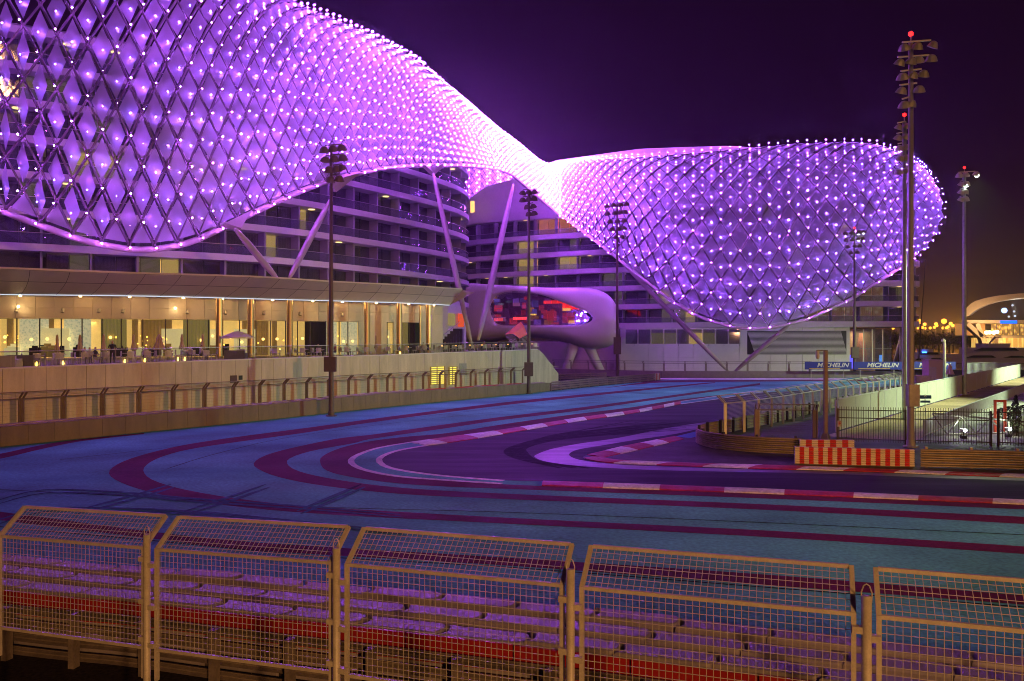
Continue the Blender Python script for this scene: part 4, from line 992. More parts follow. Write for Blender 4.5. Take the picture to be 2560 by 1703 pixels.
st = thing('end_marker', 'small red and white striped end plate of the far guardrail', 'marker', (e0.x, e0.y, 0)); m_.build('plate', m_wpaint, st)
for k in range(3):
    q = e0.lerp(e1, (k + .5) / 3); m_ = MB(); m_.box((q.x, q.y - .19, .62), (.12, .05, .98)); m_.build('stripe', m_redp, st)
# far wall with its catch fence
fw = [Vector((P(u, 851, y).x, y, 0)) for u, y in ((1385, 142), (1460, 139), (1560, 135), (1650, 132.2), (1800, 131), (2060, 131), (2320, 131.5))]; fw = catmull(fw, 3)
fb = thing('track_wall', 'low grey concrete wall beyond the far end of the run-off', 'wall', (20, 131, 0)); LF = plen(fw); n = int(LF / 4)
for i in range(n):
    a, _ = at_len(fw, i * 4 + .015); b_, _ = at_len(fw, (i + 1) * 4 - .015); m_ = MB(); m_.wall([a, b_], 0, 1.08, .4); m_.build('wall_block', M('track_wall_concrete', (.26, .21, .20), .75, var=.2, scale=1), fb)
catch_fence('catch_fence', 'tall catch fence on the far wall before the white hotel base', [p + Vector((0, .5, 0)) for p in fw if uz(p) < 2075], 1.1, 2.3, .45, 3.4, M('far_fence', (.30, .26, .24), .5, .3), side=-1, wires=5, post_w=.14, wr=.006)
# distance of armco in the shade left of it
g2 = [G(1400, 951), G(1460, 949), G(1520, 947)]; g2 = [Vector((p.x, p.y + 2, 0)) for p in g2]
guardrail('guardrail', 'dim guardrail under the link bridge behind the wall end', g2, m_arm, zs=(.2, .5, .8), spacing=3)

# floodlight masts
m_head = M('lamp_housing', (.62, .60, .48), .45, .2, var=.1)
m_redl = emit('red_beacon', (1, .012, .012), 6)
m_flood = emit('flood_lens', (.85, 1, .85), 16)
def head_mesh(side):
    m_ = MB(); m_.lathe([(.06, .30), (.20, .26), (.34, .10), (.42, -.10), (.45, -.16), (.40, -.17)], (0, 0, 0), 10); v = []
    rot = Matrix.Rotation(R(28) * side, 3, 'X'); m_.v = [rot @ Vector((p.x, p.y * .85, p.z)) for p in m_.v]; return m_
def mast(label, u, Y, ztop, mat, rows, r0=.2, r1=.13, beacon=True, lit=(), base=0.0, box=None, rz=0.0, hs=1.0, xoff=0):
    x = (u - CX) / F * Y; root = thing('floodlight_mast', label, 'floodlight mast', (x, Y, base), 'floodlight masts around the track')
    o0 = Vector((x, Y, 0)); m_ = MB(); m_.path([o0 + Vector((0, 0, base)), o0 + Vector((0, 0, base + .02)), o0 + Vector((0, 0, lerp(base, ztop, .5))), o0 + Vector((0, 0, ztop))], [r0, r0, (r0 + r1) / 2, r1], 12); m_.build('pole', mat, root, smooth=True)
    m_ = MB(); m_.lathe([(r0 * 2.1, base), (r0 * 2.1, base + .08), (r0 * 1.25, base + .1), (r0 * 1.15, base + .4)], (x, Y, 0), 10); m_.build('base_plate', mat, root)
    c, s = math.cos(rz), math.sin(rz)
    for k, (dz, xs) in enumerate(rows):
        z = ztop - dz; x0, x1 = min(xs) , max(xs); a = o0 + Vector((x0 * c, x0 * s, z)); b_ = o0 + Vector((x1 * c, x1 * s, z + .12))
        m_ = MB(); m_.bar(a + Vector((0, 0, .42)), b_ + Vector((0, 0, .42)), .08, .08); m_.build('cross_arm', mat, root)
        for q, xx in enumerate(xs):
            hm = head_mesh(1); p = o0 + Vector((xx * c, xx * s - .25, z + .08 * q)); tw_ = Matrix.Rotation(random.uniform(-.7, .7) + rz, 3, 'Z'); hm.v = [p + tw_ @ (v * hs) for v in hm.v]
            h_ = hm.build('lamp_head', m_head if mat is not m_dpole else m_dpole, root, smooth=False)
            if (k, q) in lit:
                lm = MB(); lm.ball(p + tw_ @ Vector((0, -.05, -.15)), .26); lm.build('lens', m_flood, h_)
    if beacon:
        m_ = MB(); m_.tube(o0 + Vector((0, 0, ztop)), o0 + Vector((0, 0, ztop + .45)), .04, n=6); m_.build('beacon_stem', mat, root); m_ = MB(); m_.ball(o0 + Vector((0, 0, ztop + .55)), .16); m_.build('beacon', m_redl, root)
    if box:
        z0_, z1_, w_ = box; m_ = MB(); m_.box((x - .02, Y - .25, (z0_ + z1_) / 2), (w_, .4, z1_ - z0_)); o_ = m_.build('control_box', mat if mat is m_dpole else m_galv, root)
        m_ = MB(); m_.box((x - .02, Y - .46, (z0_ + z1_) / 2), (w_ * .9, .02, (z1_ - z0_) * .94)); m_.build('box_door', mat if mat is m_dpole else m_galv, o_)
    return root
R4 = [(.6, (-.9, 0, .9)), (1.5, (-.8, .15, .9)), (2.3, (-.6, .3)), (3.1, (-.4, .4))]
mast('dark floodlight mast standing in front of the terrace columns', 828, 64.5, 21.6, m_dpole, [(.2, (-.5, .2, .9)), (1.0, (-.4, .3, 1.0)), (1.8, (-.1, .5, .9)), (2.6, (0, .7))], .21, .12, False, box=(3.6, 4.8, .95))
mast('dark floodlight mast at the end of the terrace wall', 1322, 92, 23.2, m_dpole, [(.2, (-.7, 0, .7)), (1.0, (-.7, 0, .6)), (1.8, (-.2, .5)), (2.6, (0, .6))], .22, .13, False, box=(2.0, 3.6, 1.0))
mast('dark floodlight mast between the link bridge and the lattice dome', 1543, 122, 27.0, m_dpole, [(.4, (-1.6, -.6, .5, 1.4)), (1.6, (-1.5, -.4, .5, 1.2)), (2.8, (-1.1, 0, 1.0)), (4.0, (-.8, .2, 1.0)), (5.2, (-.2, .7))], .25, .14, False, box=(4.0, 6.6, 1.1), hs=1.15)
mast('floodlight mast with three lit lamps before the lattice dome', 2136, 132.3, 24.2, m_dpole, [(.4, (-1.6, -.5, .6, 1.4)), (1.5, (-1.4, -.4, .6, 1.2)), (2.6, (-1.2, 0, .8)), (3.6, (-.7, .4))], .25, .15, True, lit=((0, 2), (0, 3), (1, 2)), box=(3.2, 5.0, 1.2), hs=1.1)
mast('tallest floodlight mast, tan pole behind the red striped barrier', 2277, 45.8, 23.1, m_head, [(.35, (-.5, .25, 1.15)), (1.2, (-.75, -.1, .3, 1.05)), (2.0, (-.6, .0, .6)), (2.8, (-.65, .35)), (3.6, (-.5, -.1))], .20, .135, True, box=(2.35, 3.6, .62), hs=.8)
mast('pale green lit mast just left of the tallest mast', 2261, 61.5, 22.9, M('pale_mast', (.50, .56, .46), .4, .3), [(.5, (-.55, .1)), (1.3, (-.6, .0)), (2.1, (-.5, .0)), (2.9, (-.45, .0)), (3.9, (-.55, .0))], .19, .15, True, hs=.85)
mast('slim pale mast with one lit lamp right of the tallest mast', 2411, 89.5, 24.9, MC['pale_mast'], [(.4, (-.7, .0, 1.2)), (1.4, (-.5, .1)), (2.3, (-.5, .0)), (3.1, (-.5, .0))], .24, .17, True, lit=((0, 2), (1, 1)), hs=1.0)
# the lit floodlights and unseen quay lamps throw a cool light on the paddock side
def flood(u, v, Y, tgt, en, col, ang):
    p = P(u, v, Y); d = Vector(tgt) - p; return lampobj('floodlight_beam', p, en, col, .4, 'SPOT', d, R(ang))
flood(2440, 436, 89, (38, 66, 0), 9000, (.78, 1.0, .62), 50)
lampobj('unseen_quay_beam', (60, 64, 15), 60000, (.76, 1.0, .58), .4, 'SPOT', Vector((-20, 7, -13)), R(76))
flood(2148, 572, 131, (34, 110, 0), 8000, (.66, 1.0, .70), 58)
lampobj('unseen_quay_beam', (88, 108, 14), 60000, (.80, 1.0, .62), .4, 'SPOT', Vector((-16, 14, -16)), R(80))  # second unseen lamp, added to brighten the far ramp and the boards
# ================================================================== paddock side on the right
def z9(x, y): return (2000 + .2376 * x, 860 + .2376 * y)
dirA = Vector((.62, .785, 0)).normalized(); A0 = Vector((21.7, 53.2, 0)); B0 = Vector((26.0, 50.5, 0)); nA = Vector((-dirA.y, dirA.x, 0))
rp = MB(); rp.poly([A0 + Vector((0, 0, .03)) - dirA * 3, B0 + Vector((0, 0, .03)) - dirA * 3, B0 + dirA * 105 + Vector((0, 0, .03)), A0 + dirA * 105 + Vector((0, 0, .03))]); struct('ramp', rp, m_ramp)
pv = MB(); pv.poly([B0 - dirA * 3 + Vector((0, 0, .02)), Vector((60, 42, .02)), Vector((120, 100, .02)), B0 + dirA * 105 + Vector((0, 0, .02))]); struct('quay_pavement', pv, m_pave)
rd = MB(); rd.poly([Vector((12.5, 47.5, .022)), Vector((19.5, 46.5, .022)), Vector((21.2, 53.4, .022)), A0 + dirA * 70 + Vector((-.2, .2, .022)), A0 + dirA * 70 + nA * 6 + Vector((0, 0, .022)), Vector((24.8, 66.0, .022)), Vector((14.2, 52.0, .022))]); struct('service_road', rd, m_road)
# white corrugated screen fence beside the ramp
m_screen = M('white_screen_sheet', (.60, .62, .54), .5, var=.08, scale=1)
sf = thing('screen_fence', 'white corrugated screen fence along the left edge of the tan ramp', 'fence', A0)
for i in range(25):
    s0, s1 = i * 4.0, (i + 1) * 4.0 - .06; m_ = MB(); rows = [[], []]; k = 26
    for q in range(k + 1):
        s = lerp(s0, s1, q / k); p = A0 + dirA * s + nA * (.05 if q % 2 else 0); rows[0].append(p + Vector((0, 0, .12))); rows[1].append(p + Vector((0, 0, 2.15)))
    m_.grid(rows); m_.build('sheet', m_screen, sf)
    m_ = MB(); p = A0 + dirA * s0 + nA * .15; m_.box((p.x, p.y, 1.08), (.09, .09, 2.16)); m_.build('post', m_screen, sf)
m_ = MB(); m_.bar(A0 + Vector((0, 0, 2.2)), A0 + dirA * 100 + Vector((0, 0, 2.2)), .1, .08); m_.build('top_rail', m_screen, sf)
# balustrade on the right of the ramp
def bars(mb, a, b_, z0, z1, sp, r_=.012):
    L = (b_ - a).length; d = (b_ - a).normalized(); n = int(L / sp)
    for i in range(n + 1):
        p = a + d * (i * sp); mb.add([p + Vector((dx, dy, z)) for z in (z0, z1) for dx, dy in ((-r_, -r_), (r_, -r_), (r_, r_), (-r_, r_))], [(0,1,5,4),(1,2,6,5),(2,3,7,6),(3,0,4,7)])
def railing(name, label, a, b_, h, mat, seg=3.0, sp=.12, r_=.012, group=None, base=0.0):
    root = thing(name, label, 'railing', (a.x, a.y, base), group); L = (b_ - a).length; d = (b_ - a).normalized(); n = max(1, int(L / seg)); up = Vector((0, 0, 1))
    for i in range(n + 1):
        p = a + d * min(i * seg, L); m_ = MB(); m_.box((p.x, p.y, base + h / 2), (.07, .07, h)); m_.build('post', mat, root)
    for z in (base + h, base + .12):
        m_ = MB(); m_.bar(a + up * z, b_ + up * z, .05, .05); m_.build('rail', mat, root)
    m_ = MB(); bars(m_, a, b_, base + .12, base + h, sp, r_); m_.build('balusters', mat, root, kind='stuff')
    return root
railing('railing', 'pale railing along the right edge of the tan ramp', B0, B0 + dirA * 62, 1.05, M('rail_paint', (.42, .43, .42), .4, .4), sp=.14)
railing('railing', 'second pale railing on the quay beyond the ramp', B0 + Vector((9, -1.5, 0)) + dirA * 6, B0 + Vector((9, -1.5, 0)) + dirA * 50, 1.1, MC['rail_paint'], sp=.2)
railing('railing', 'white railing across the quay at the end of the ramp', P(2418, 851, 134) - Vector((0, 0, H - .0)), P(2545, 851, 140) - Vector((0, 0, H)), 2.0, m_screen, sp=.3, r_=.03, base=.3)
# lit sunken court wall between
wl3 = [B0 + Vector((4.2, -1.6, 0)) + dirA * s for s in (3, 10, 20, 34)]
cw = thing('court_wall', 'bright pale wall on the quay right of the ramp railing', 'wall', wl3[0]); 
for a, b_ in zip(wl3, wl3[1:]): m_ = MB(); m_.wall([a, b_ - dirA * .04], 0, .9, .25); m_.build('panel', m_screen, cw)
# truss lying on the quay, with two small floodlights
tr = thing('lighting_truss', 'low metal lattice truss on the quay behind the bar fence', 'truss', B0 + Vector((2, 0, 0)))
ta, tb_ = Vector((26.3, 50.0, 0)), Vector((33.5, 51.5, 0)); m_ = MB()
for dz in (.2, 1.3):
    m_ = MB(); m_.tube(ta + Vector((0, 0, dz + (.25 if dz > 1 else 0))), tb_ + Vector((0, 0, dz - (.5 if dz > 1 else 0))), .06, n=6); m_.build('chord', m_galv, tr)
for k in range(7):
    a = ta.lerp(tb_, k / 7); b_ = ta.lerp(tb_, (k + 1) / 7); z1 = 1.5 - .75 * k / 7; m_ = MB()
    if k % 2: m_.tube(a + Vector((0, 0, .2)), b_ + Vector((0, 0, z1)), .045, n=5)
    else: m_.tube(a + Vector((0, 0, z1)), b_ + Vector((0, 0, .2)), .045, n=5)
    m_.build('brace', m_galv, tr)
for (x, y, c_, lb) in ((28.0, 49.6, (.75, .85, 1), 'small bright quay floodlight, left of two on the truss'), (31.2, 50.3, (.7, .9, 1), 'small quay floodlight, right of two on the truss')):
    f_ = thing('floodlight', lb, 'floodlight', (x, y, 0)); m_ = MB(); m_.box((x, y, .12), (.3, .25, .2)); m_.tube((x, y, .2), (x, y, .42), .03, n=6); m_.build('bracket', m_dark, f_)
    m_ = MB(); m_.lathe([(.16, .0), (.2, .1), (.2, .2)], (x, y, .42), 10); m_.build('housing', m_galv, f_); m_ = MB(); m_.ball((x, y - .16, .55), .13); m_.build('lens', emit('quay_flood', c_, 14), f_)
    lampobj('quay_flood_beam', (x + .2, y + .6, .9), 40, (.9, 1, .75), .2)
# red portal frame
px = P(2500, 851, 52); rf = thing('portal_frame', 'red door frame standing on the quay behind the bar fence', 'frame', (px.x, 52, 0)); m_red2 = M('red_frame', (.75, .08, .03), .4)
for dx in (-.32, .32):
    m_ = MB(); m_.box((px.x + dx, 52, 1.05), (.13, .13, 2.1)); m_.build('jamb', m_red2, rf)
m_ = MB(); m_.box((px.x, 52, 2.17), (.78, .13, .14)); m_.build('lintel', m_red2, rf)
# numbered sign
sx_, sy_ = 33.3, 64.5; sg = thing('number_sign', 'blue sign with number 9 on a thin post on the ramp', 'sign', (sx_, sy_, 0)); m_blue2 = M('sign_blue', (.01, .06, .22), .4)
m_ = MB(); m_.tube((sx_, sy_, 0), (sx_, sy_, 1.75), .03, n=6); m_.build('post', m_galv, sg)
for (z, w_, h_) in ((1.55, .95, .28), (1.18, .80, .18)):
    m_ = MB(); m_.box((sx_, sy_ - .05, z), (w_, .03, h_)); m_.build('plate', m_blue2, sg)
def text(s, loc, size, mat, parent, rot=(R(90), 0, 0), shear=0, bold=0.0, ext=.004, align='CENTER', sxy=1.0, name='lettering'):
    cu_ = bpy.data.curves.new(name, 'FONT'); cu_.body = s; cu_.size = size; cu_.shear = shear; cu_.offset = bold; cu_.extrude = ext; cu_.align_x = align; cu_.align_y = 'CENTER'
    cu_.materials.append(mat); o_ = bpy.data.objects.new(name, cu_); COL.objects.link(o_); o_.parent = parent; o_.location = Vector(loc) - ORG.get(parent.name, Vector()); o_.rotation_euler = rot; o_.scale = (sxy, 1, 1)
    bpy.context.view_layer.update(); me = bpy.data.meshes.new_from_object(o_.evaluated_get(bpy.context.evaluated_depsgraph_get())); me.name = name
    o2 = bpy.data.objects.new(name, me); COL.objects.link(o2); o2.parent = parent; o2.location = o_.location; o2.rotation_euler = rot; o2.scale = o_.scale; bpy.data.objects.remove(o_); return o2
text('9', (sx_, sy_ - .075, 1.55), .34, m_wpaint, sg, bold=.012)
# front bar fence
bf0, bf1, bf2, bf3 = G(2092, 1107), G(2266, 1112), G(2480, 1117), G(2620, 1121)
m_bar = M('black_bars', (.075, .052, .03), .5, .4, var=.2)
def bar_panel(lb, a, b_, h=2.05):
    root = thing('bar_fence', lb, 'fence', (a.x, a.y, 0), 'bar fence panels along the paddock'); d = (b_ - a).normalized(); up = Vector((0, 0, 1))
    for p in (a + d * .05, b_ - d * .05): m_ = MB(); m_.box((p.x, p.y, h / 2), (.09, .09, h)); m_.build('post', m_bar, root)
    for z in (h - .08, 1.5, .25): m_ = MB(); m_.bar(a + up * z, b_ + up * z, .05, .05); m_.build('rail', m_bar, root)
    m_ = MB(); bars(m_, a, b_, .1, h + .12, .135, .011); m_.build('bars', m_bar, root, kind='stuff')
bar_panel('dark bar fence panel in front of the tan ramp foot, left of the tall mast', bf0, bf1)
bar_panel('dark bar fence panel right of the tall mast, before the truss', bf1 + Vector((.25, 0, 0)), bf2)
bar_panel('dark bar fence panel at the right edge before the red frame', bf2 + Vector((.3, 0, 0)), bf3)
fs = thing('letter_sign', 'small white sign with red letter F on the bar fence', 'sign', G(2099, 1075)); q = G(2097, 1107); m_ = MB(); m_.box((q.x, q.y - .1, 1.15), (.24, .02, .36)); m_.build('plate', m_wpaint, fs); text('F', (q.x, q.y - .118, 1.15), .3, m_redp, fs, bold=.01)
# camera post
cp0 = G(2064, 1103.5); cpst = thing('camera_post', 'tall brown post with a small camera, beside the service road gate', 'post', cp0)
m_ = MB(); m_.box((cp0.x, cp0.y, 2.75), (.20, .20, 5.5)); m_.build('post', m_galv2, cpst)
m_ = MB(); m_.lathe([(.42, 0), (.38, .06), (.16, .5), (.13, .52)], (cp0.x, cp0.y, 0), 4); m_.build('base', m_galv2, cpst)
m_ = MB(); m_.bar((cp0.x, cp0.y, 5.45), (cp0.x - .55, cp0.y, 5.5), .06, .06); o_ = m_.build('bracket', m_galv2, cpst); m_ = MB(); m_.tube((cp0.x - .5, cp0.y, 5.45), (cp0.x - .52, cp0.y - .1, 5.12), .10, .12, 10); m_.ball((cp0.x - .52, cp0.y - .1, 5.08), .12); m_.build('camera', m_screen, o_)
# inner guardrail round the infield and its catch fence
gin = [Vector((60, 30.5, 0)), Vector((24.3, 37.7, 0)), Vector((20.5, 38.3, 0))]
gin2 = catmull([Vector((15.4, 42.55, 0)), Vector((13.6, 43.1, 0)), Vector((12.3, 43.9, 0)), Vector((11.3, 45.2, 0)), Vector((10.95, 46.8, 0)), Vector((11.3, 48.6, 0)), Vector((12.3, 50.3, 0)), Vector((13.7, 52.1, 0)), Vector((17.4, 56.6, 0)), Vector((21, 61.2, 0)), Vector((25.6, 67.5, 0)), Vector((34, 78.5, 0)), Vector((46, 94, 0)), Vector((60, 112, 0))], .4)
guardrail('guardrail', 'curved guardrail wrapping round the hairpin infield', gin2, m_arm, zs=(.14, .36, .58, .80), side=1, spacing=2.0, post_mat=m_dark)
gr = catmull([Vector((19.6, 38.42, 0)), Vector((24.3, 37.6, 0)), Vector((34, 35.6, 0)), Vector((60, 30, 0))], 1)
guardrail('guardrail', 'brown guardrail running right from the red and white barrier', gr, m_arm, zs=(.14, .36, .58, .80), side=-1, spacing=2.0)
def striped(lb, a, b_, nst, h=.86):
    root = thing('striped_barrier', lb, 'barrier', a); d = (b_ - a).normalized(); L = (b_ - a).length; nr = Vector((-d.y, d.x, 0)); n = nst * 2 + 1
    for i in range(n):
        s0, s1 = L * i / n, L * (i + 1) / n
        for z in (.13, .34, .55, .76):
            m_ = MB(); w_rail(m_, [a + d * s0, a + d * s1], z, .205, .07, -1); m_.build('stripe', m_redp if i % 2 else M('stripe_white', (.62, .55, .46), .5, var=.1), root)
    m_ = MB(); m_.wall([a + nr * .01, b_ + nr * .01], 0, h, .18); m_.build('backing', m_conc, root)
striped('long red and white striped barrier at the inside of the corner', G(1985, 1160) + Vector((0, -.1, 0)), G(2283, 1168) + Vector((0, -.1, 0)), 12)
striped('short red and white striped barrier behind the long striped one', Vector((15.2, 42.3, 0)), Vector((18.0, 42.1, 0)), 4)
# catch fence beside the straight
cfl = catmull([Vector((13.75, 51.6, 0)), Vector((15.3, 53.0, 0)), Vector((18.4, 56.6, 0)), Vector((21.8, 60.9, 0)), Vector((26.4, 66.8, 0)), Vector((35, 77.6, 0)), Vector((47, 93, 0))], .6)
m_pf = M('pale_fence_steel', (.52, .52, .40), .45, .3, var=.15)
catch_fence('catch_fence', 'pale catch fence with cranked tops beside the far straight', cfl, .9, 2.05, .55, 2.25, m_pf, side=1, wires=14, post_w=.14)
gfa, gfb = G(1892, 1093), G(2038, 1096)
catch_fence('catch_fence', 'short brown gate fence across the service road behind the curved guardrail', [gfa, gfa.lerp(gfb, .5), gfb], .2, 1.75, .45, (gfb - gfa).length * .995, m_galv2, side=-1, wires=12, post_w=.14)
# kiosk, parasol and lamp behind the screen fence
k0 = P(2331, 851, 100); ks = thing('kiosk', 'small cream kiosk behind the white screen fence', 'kiosk', (k0.x, 100, 0)); m_y = M('kiosk_cream', (.66, .58, .36), .5, var=.06)
m_ = MB(); m_.box((k0.x, 100, 1.8), (1.75, 1.6, 3.6)); m_.build('body', m_y, ks); m_ = MB(); m_.box((k0.x, 100, 3.66), (1.9, 1.75, .12)); m_.build('roof', m_y, ks); m_ = MB(); m_.box((k0.x - .35, 99.18, 1.6), (.8, .05, 2.4)); m_.build('door', m_screen, ks)
for i, (u, w_, h_, lb) in enumerate(((2305, 1.9, 1.9, 'grey utility cabinet left of the cream kiosk'), (2352, 1.2, 1.5, 'low pale cabinet right of the cream kiosk'))):
    q = P(u, 851, 96); c_ = thing('utility_cabinet', lb, 'cabinet', (q.x, 96, 0)); m_ = MB(); m_.box((q.x, 96, h_ / 2), (w_, .8, h_)); m_.build('body', m_galv if i == 0 else m_screen, c_); m_ = MB(); m_.box((q.x, 95.58, h_ / 2), (w_ * .44, .03, h_ * .85)); m_.build('door', m_galv if i == 0 else m_screen, c_)
lp = P(2361, 851, 120); lo_ = thing('bollard_lamp', 'slim cream lamp column beside the kiosk', 'lamp', (lp.x, 120, 0)); m_ = MB(); m_.tube((lp.x, 120, 0), (lp.x, 120, 6.2), .22, .2, 10); m_.build('column', m_y, lo_, smooth=True); m_ = MB(); m_.ball((lp.x - .25, 119.9, 6.1), .32); m_.build('lamp_head', m_y, lo_)
# sponsor boards
m_navy = M('board_blue', (.014, .03, .30), .45, var=.08); m_yel = M('board_yellow', (.75, .50, .03), .5); m_wl = M('board_white', (.78, .76, .70), .5, var=.05)
for i, (u0, u1, lb) in enumerate(((2011, 2130, 'blue board reading MICHELIN behind the brown camera post'), (2133, 2256, 'blue board reading MICHELIN left of the tall masts'), (2258, 2390, 'blue board reading MICHELIN, half hidden behind the masts and kiosk'))):
    Yb = 129.6; a, b_ = P(u0, 904.5, Yb), P(u1, 924, Yb); bd = thing('advertising_board', lb, 'board', (a.x, Yb, 0), 'advertising boards on the far wall')
    w_ = b_.x - a.x - .15; h_ = a.z - b_.z; cx_ = (a.x + b_.x) / 2; cz = (a.z + b_.z) / 2
    m_ = MB(); m_.box((cx_, Yb, cz), (w_, .12, h_)); m_.build('board', m_navy, bd)
    m_ = MB(); m_.box((cx_ - w_ * .08, Yb - .075, cz - h_ * .38), (w_ * .66, .02, .09)); m_.build('underline', m_yel, bd)
    text('MICHELIN', (cx_ + w_ * .09, Yb - .075, cz + .06), 1.0, m_wl, bd, shear=.28, bold=.02, sxy=1.14)
    for t in (.15, .85): m_ = MB(); m_.box((a.x + w_ * t, Yb + .12, b_.z / 2 + .3), (.1, .1, b_.z + .6)); m_.build('leg', m_galv, bd)

# ================================================================== marina
wt = MB(); wt.poly([(56, 166, .03), (400, 166, .03), (420, 330, .03), (50, 330, .03)]); struct('water', wt, M('night_water', (.006, .008, .014), .08, var=.1, bump=.3))
m_hull = M('yacht_white', (.62, .62, .66), .25, var=.05); m_yg = M('yacht_glass', (.01, .012, .02), .1, var=0)
def yacht(lb, u, Y, Ln, h, flip=1, tower_=True):
    x = (u - CX) / F * Y; root = thing('yacht', lb, 'yacht', (x, Y, 0), 'yachts moored in the marina'); B = Ln * .13
    def sect(prof, z0, z1, inset=.0):
        rows = []
        for z, wf in ((z0, .86), ((z0 + z1) / 2, .97), (z1, 1.0)):
            r_ = []
            for (s, b_) in prof: r_.append(Vector((x + flip * (s + (z - z0) * .35 * (s / Ln)), Y - b_ * B * wf, z)))
            for (s, b_) in prof[::-1]: r_.append(Vector((x + flip * (s + (z - z0) * .35 * (s / Ln)), Y + b_ * B * wf, z)))
            rows.append(r_)
        m_ = MB(); m_.grid(rows, closed=True); m_.poly(rows[-1]); m_.poly(rows[0][::-1]); return m_
    P_ = lambda s0, s1: [(lerp(s0, s1, t), b_) for t, b_ in ((0, .8), (.2, 1), (.5, 1), (.75, .8), (.9, .45), (1, .04))]
    sect(P_(-Ln / 2, Ln / 2), .1, h * .42).build('hull', m_hull, root)
    sect(P_(-Ln * .38, Ln * .28), h * .42, h * .68).build('deckhouse', m_hull, root)
    sect(P_(-Ln * .22, Ln * .10), h * .68, h * .86).build('flybridge', m_hull, root)
    for (s0, s1, z, zh) in ((-.30, .20, .55, .13), (-.05, .30, .25, .10), (-.38, -.12, .25, .08)):
        m_ = MB(); m_.prism([Vector((x + flip * Ln * s0, Y - B * 1.03, h * z)), Vector((x + flip * Ln * (s0 + .05), Y - B * 1.03, h * (z + zh))), Vector((x + flip * Ln * (s1 - .1), Y - B * 1.03, h * (z + zh))), Vector((x + flip * Ln * s1, Y - B * 1.03, h * z))], (0, .3, 0)); m_.build('window', m_yg, root)
    if tower_:
        m_ = MB(); m_.bar((x - flip * Ln * .05, Y, h * .86), (x - flip * Ln * .12, Y, h * 1.15), .5, .3); m_.bar((x - flip * Ln * .18, Y, h * 1.1), (x - flip * Ln * .02, Y, h * 1.1), .2, .15); m_.build('mast', m_hull, root)
    return root
yacht('small white motor yacht with blue light right of the tall masts', 2322, 205, 11, 4.6, 1, False)
y2 = yacht('large white motor yacht moored before the restaurant', 2462, 215, 24, 6.2, -1)
yacht('white yacht cut by the right edge of the photo', 2580, 222, 18, 5.2, -1, False)
m_ = MB(); q = P(2311, 881, 203); m_.box(q, (1.1, .2, .35)); o_ = thing('boat_light', 'blue lit strip on the small motor yacht', 'light', q); m_.build('tube', emit('blue_boat_light', (.03, .16, 1), 8), o_)
ym = thing('sailing_mast', 'tall dark leaning sailing mast right of the hotel', 'mast', P(2297, 895, 200)); m_ = MB(); m_.tube(P(2297, 900, 200), P(2314, 650, 200), .16, .09, 8); m_.build('spar', M('mast_navy', (.02, .02, .06), .4), ym); m_ = MB(); m_.tube(P(2294, 896, 200), P(2314, 655, 200), .03, n=4); m_.build('stay', m_dark, ym)
# waterfront restaurant at the right edge
rs_ = thing('waterfront_restaurant', 'gold lit waterfront restaurant with a swept curved roof at the right edge', 'building', P(2510, 851, 258) - Vector((0, 0, 6)))
zr = lambda x, y: (2200 + .15306 * x, 700 + .15306 * y); YR = 256
up_ = [P(*zr(*q), YR) for q in ((1385, 520), (1420, 450), (1480, 390), (1560, 342), (1700, 300), (1900, 260), (2100, 236), (2352, 214), (2700, 200))]
dn_ = [P(*zr(*q), YR) for q in ((1395, 600), (1440, 590), (1500, 540), (1600, 470), (1750, 402), (1950, 346), (2150, 316), (2352, 300), (2700, 285))]
m_rr = M('restaurant_roof', (.58, .44, .33), .5, var=.06); m_ = MB(); m_.grid([up_, dn_, [p + Vector((15, 24, 1)) for p in dn_], [p + Vector((15, 24, 1)) for p in up_], up_]); m_.build('roof', m_rr, rs_)
m_rw = M('restaurant_front', (.62, .40, .20), .5, es=.0)
def slab(x0, x1, y0, y1, d0, d1, nm, mt):
    a, b_ = P(*zr(x0, y0), YR), P(*zr(x1, y1), YR); m_ = MB(); m_.prism([Vector((a.x, YR + d0, b_.z)), Vector((b_.x, YR + d0, b_.z)), Vector((b_.x, YR + d0, a.z)), Vector((a.x, YR + d0, a.z))], ((d1 - d0) * .62, d1 - d0, 0)); return m_.build(nm, mt, rs_)
slab(1335, 2700, 655, 708, 0, 18, 'upper_floor', m_rr); slab(1640, 2700, 905, 945, 1, 18, 'lower_floor', m_rr)
slab(1400, 1900, 708, 905, 6, 6.5, 'back_wall', M('rest_orange', (.70, .34, .10), .6, es=.35, ecol=(1, .45, .12)))
for k in range(6): slab(1935 + k * 95, 2022 + k * 95, 715, 900, 4, 4.2, 'window', pat('rest_win_%d' % k, (.9, .55, .12), (.25, .14, .04), 1.2, (1, 1, .6), .9))
slab(1640, 2700, 945, 1170, 5, 5.3, 'glazed_front', pat('rest_front', (1.0, .70, .18), (.55, .30, .06), .9, (1.5, 1, .12), 1.1))
for (xa, ya, xb, yb) in ((1400, 715, 1640, 930), (1560, 715, 1640, 930), (1650, 945, 1720, 1150), (1730, 945, 1800, 1150), (1940, 945, 1925, 1170)):
    m_ = MB(); m_.bar(P(*zr(xa, ya), YR + .5), P(*zr(xb, yb), YR + .5), 1.4, 2.2, Vector((0, 1, 0))); m_.build('raking_column', m_rr, rs_)
slab(1955, 2230, 664, 712, -.3, -.05, 'sign_strip', emit('blue_sign', (.01, .13, 1.0), 2.2))
for q in ((2030, 500), (2190, 515), (2105, 600), (2165, 415), (2205, 590)):
    m_ = MB(); m_.ball(P(*zr(*q), YR + 3), .4 if q[0] != 2030 else 1.0); m_.build('roof_light', emit('deck_light_%d' % q[0], (.35, .5, 1) if q[0] == 2030 else (.7, .8, 1), 3 if q[0] == 2030 else 1.0), rs_)
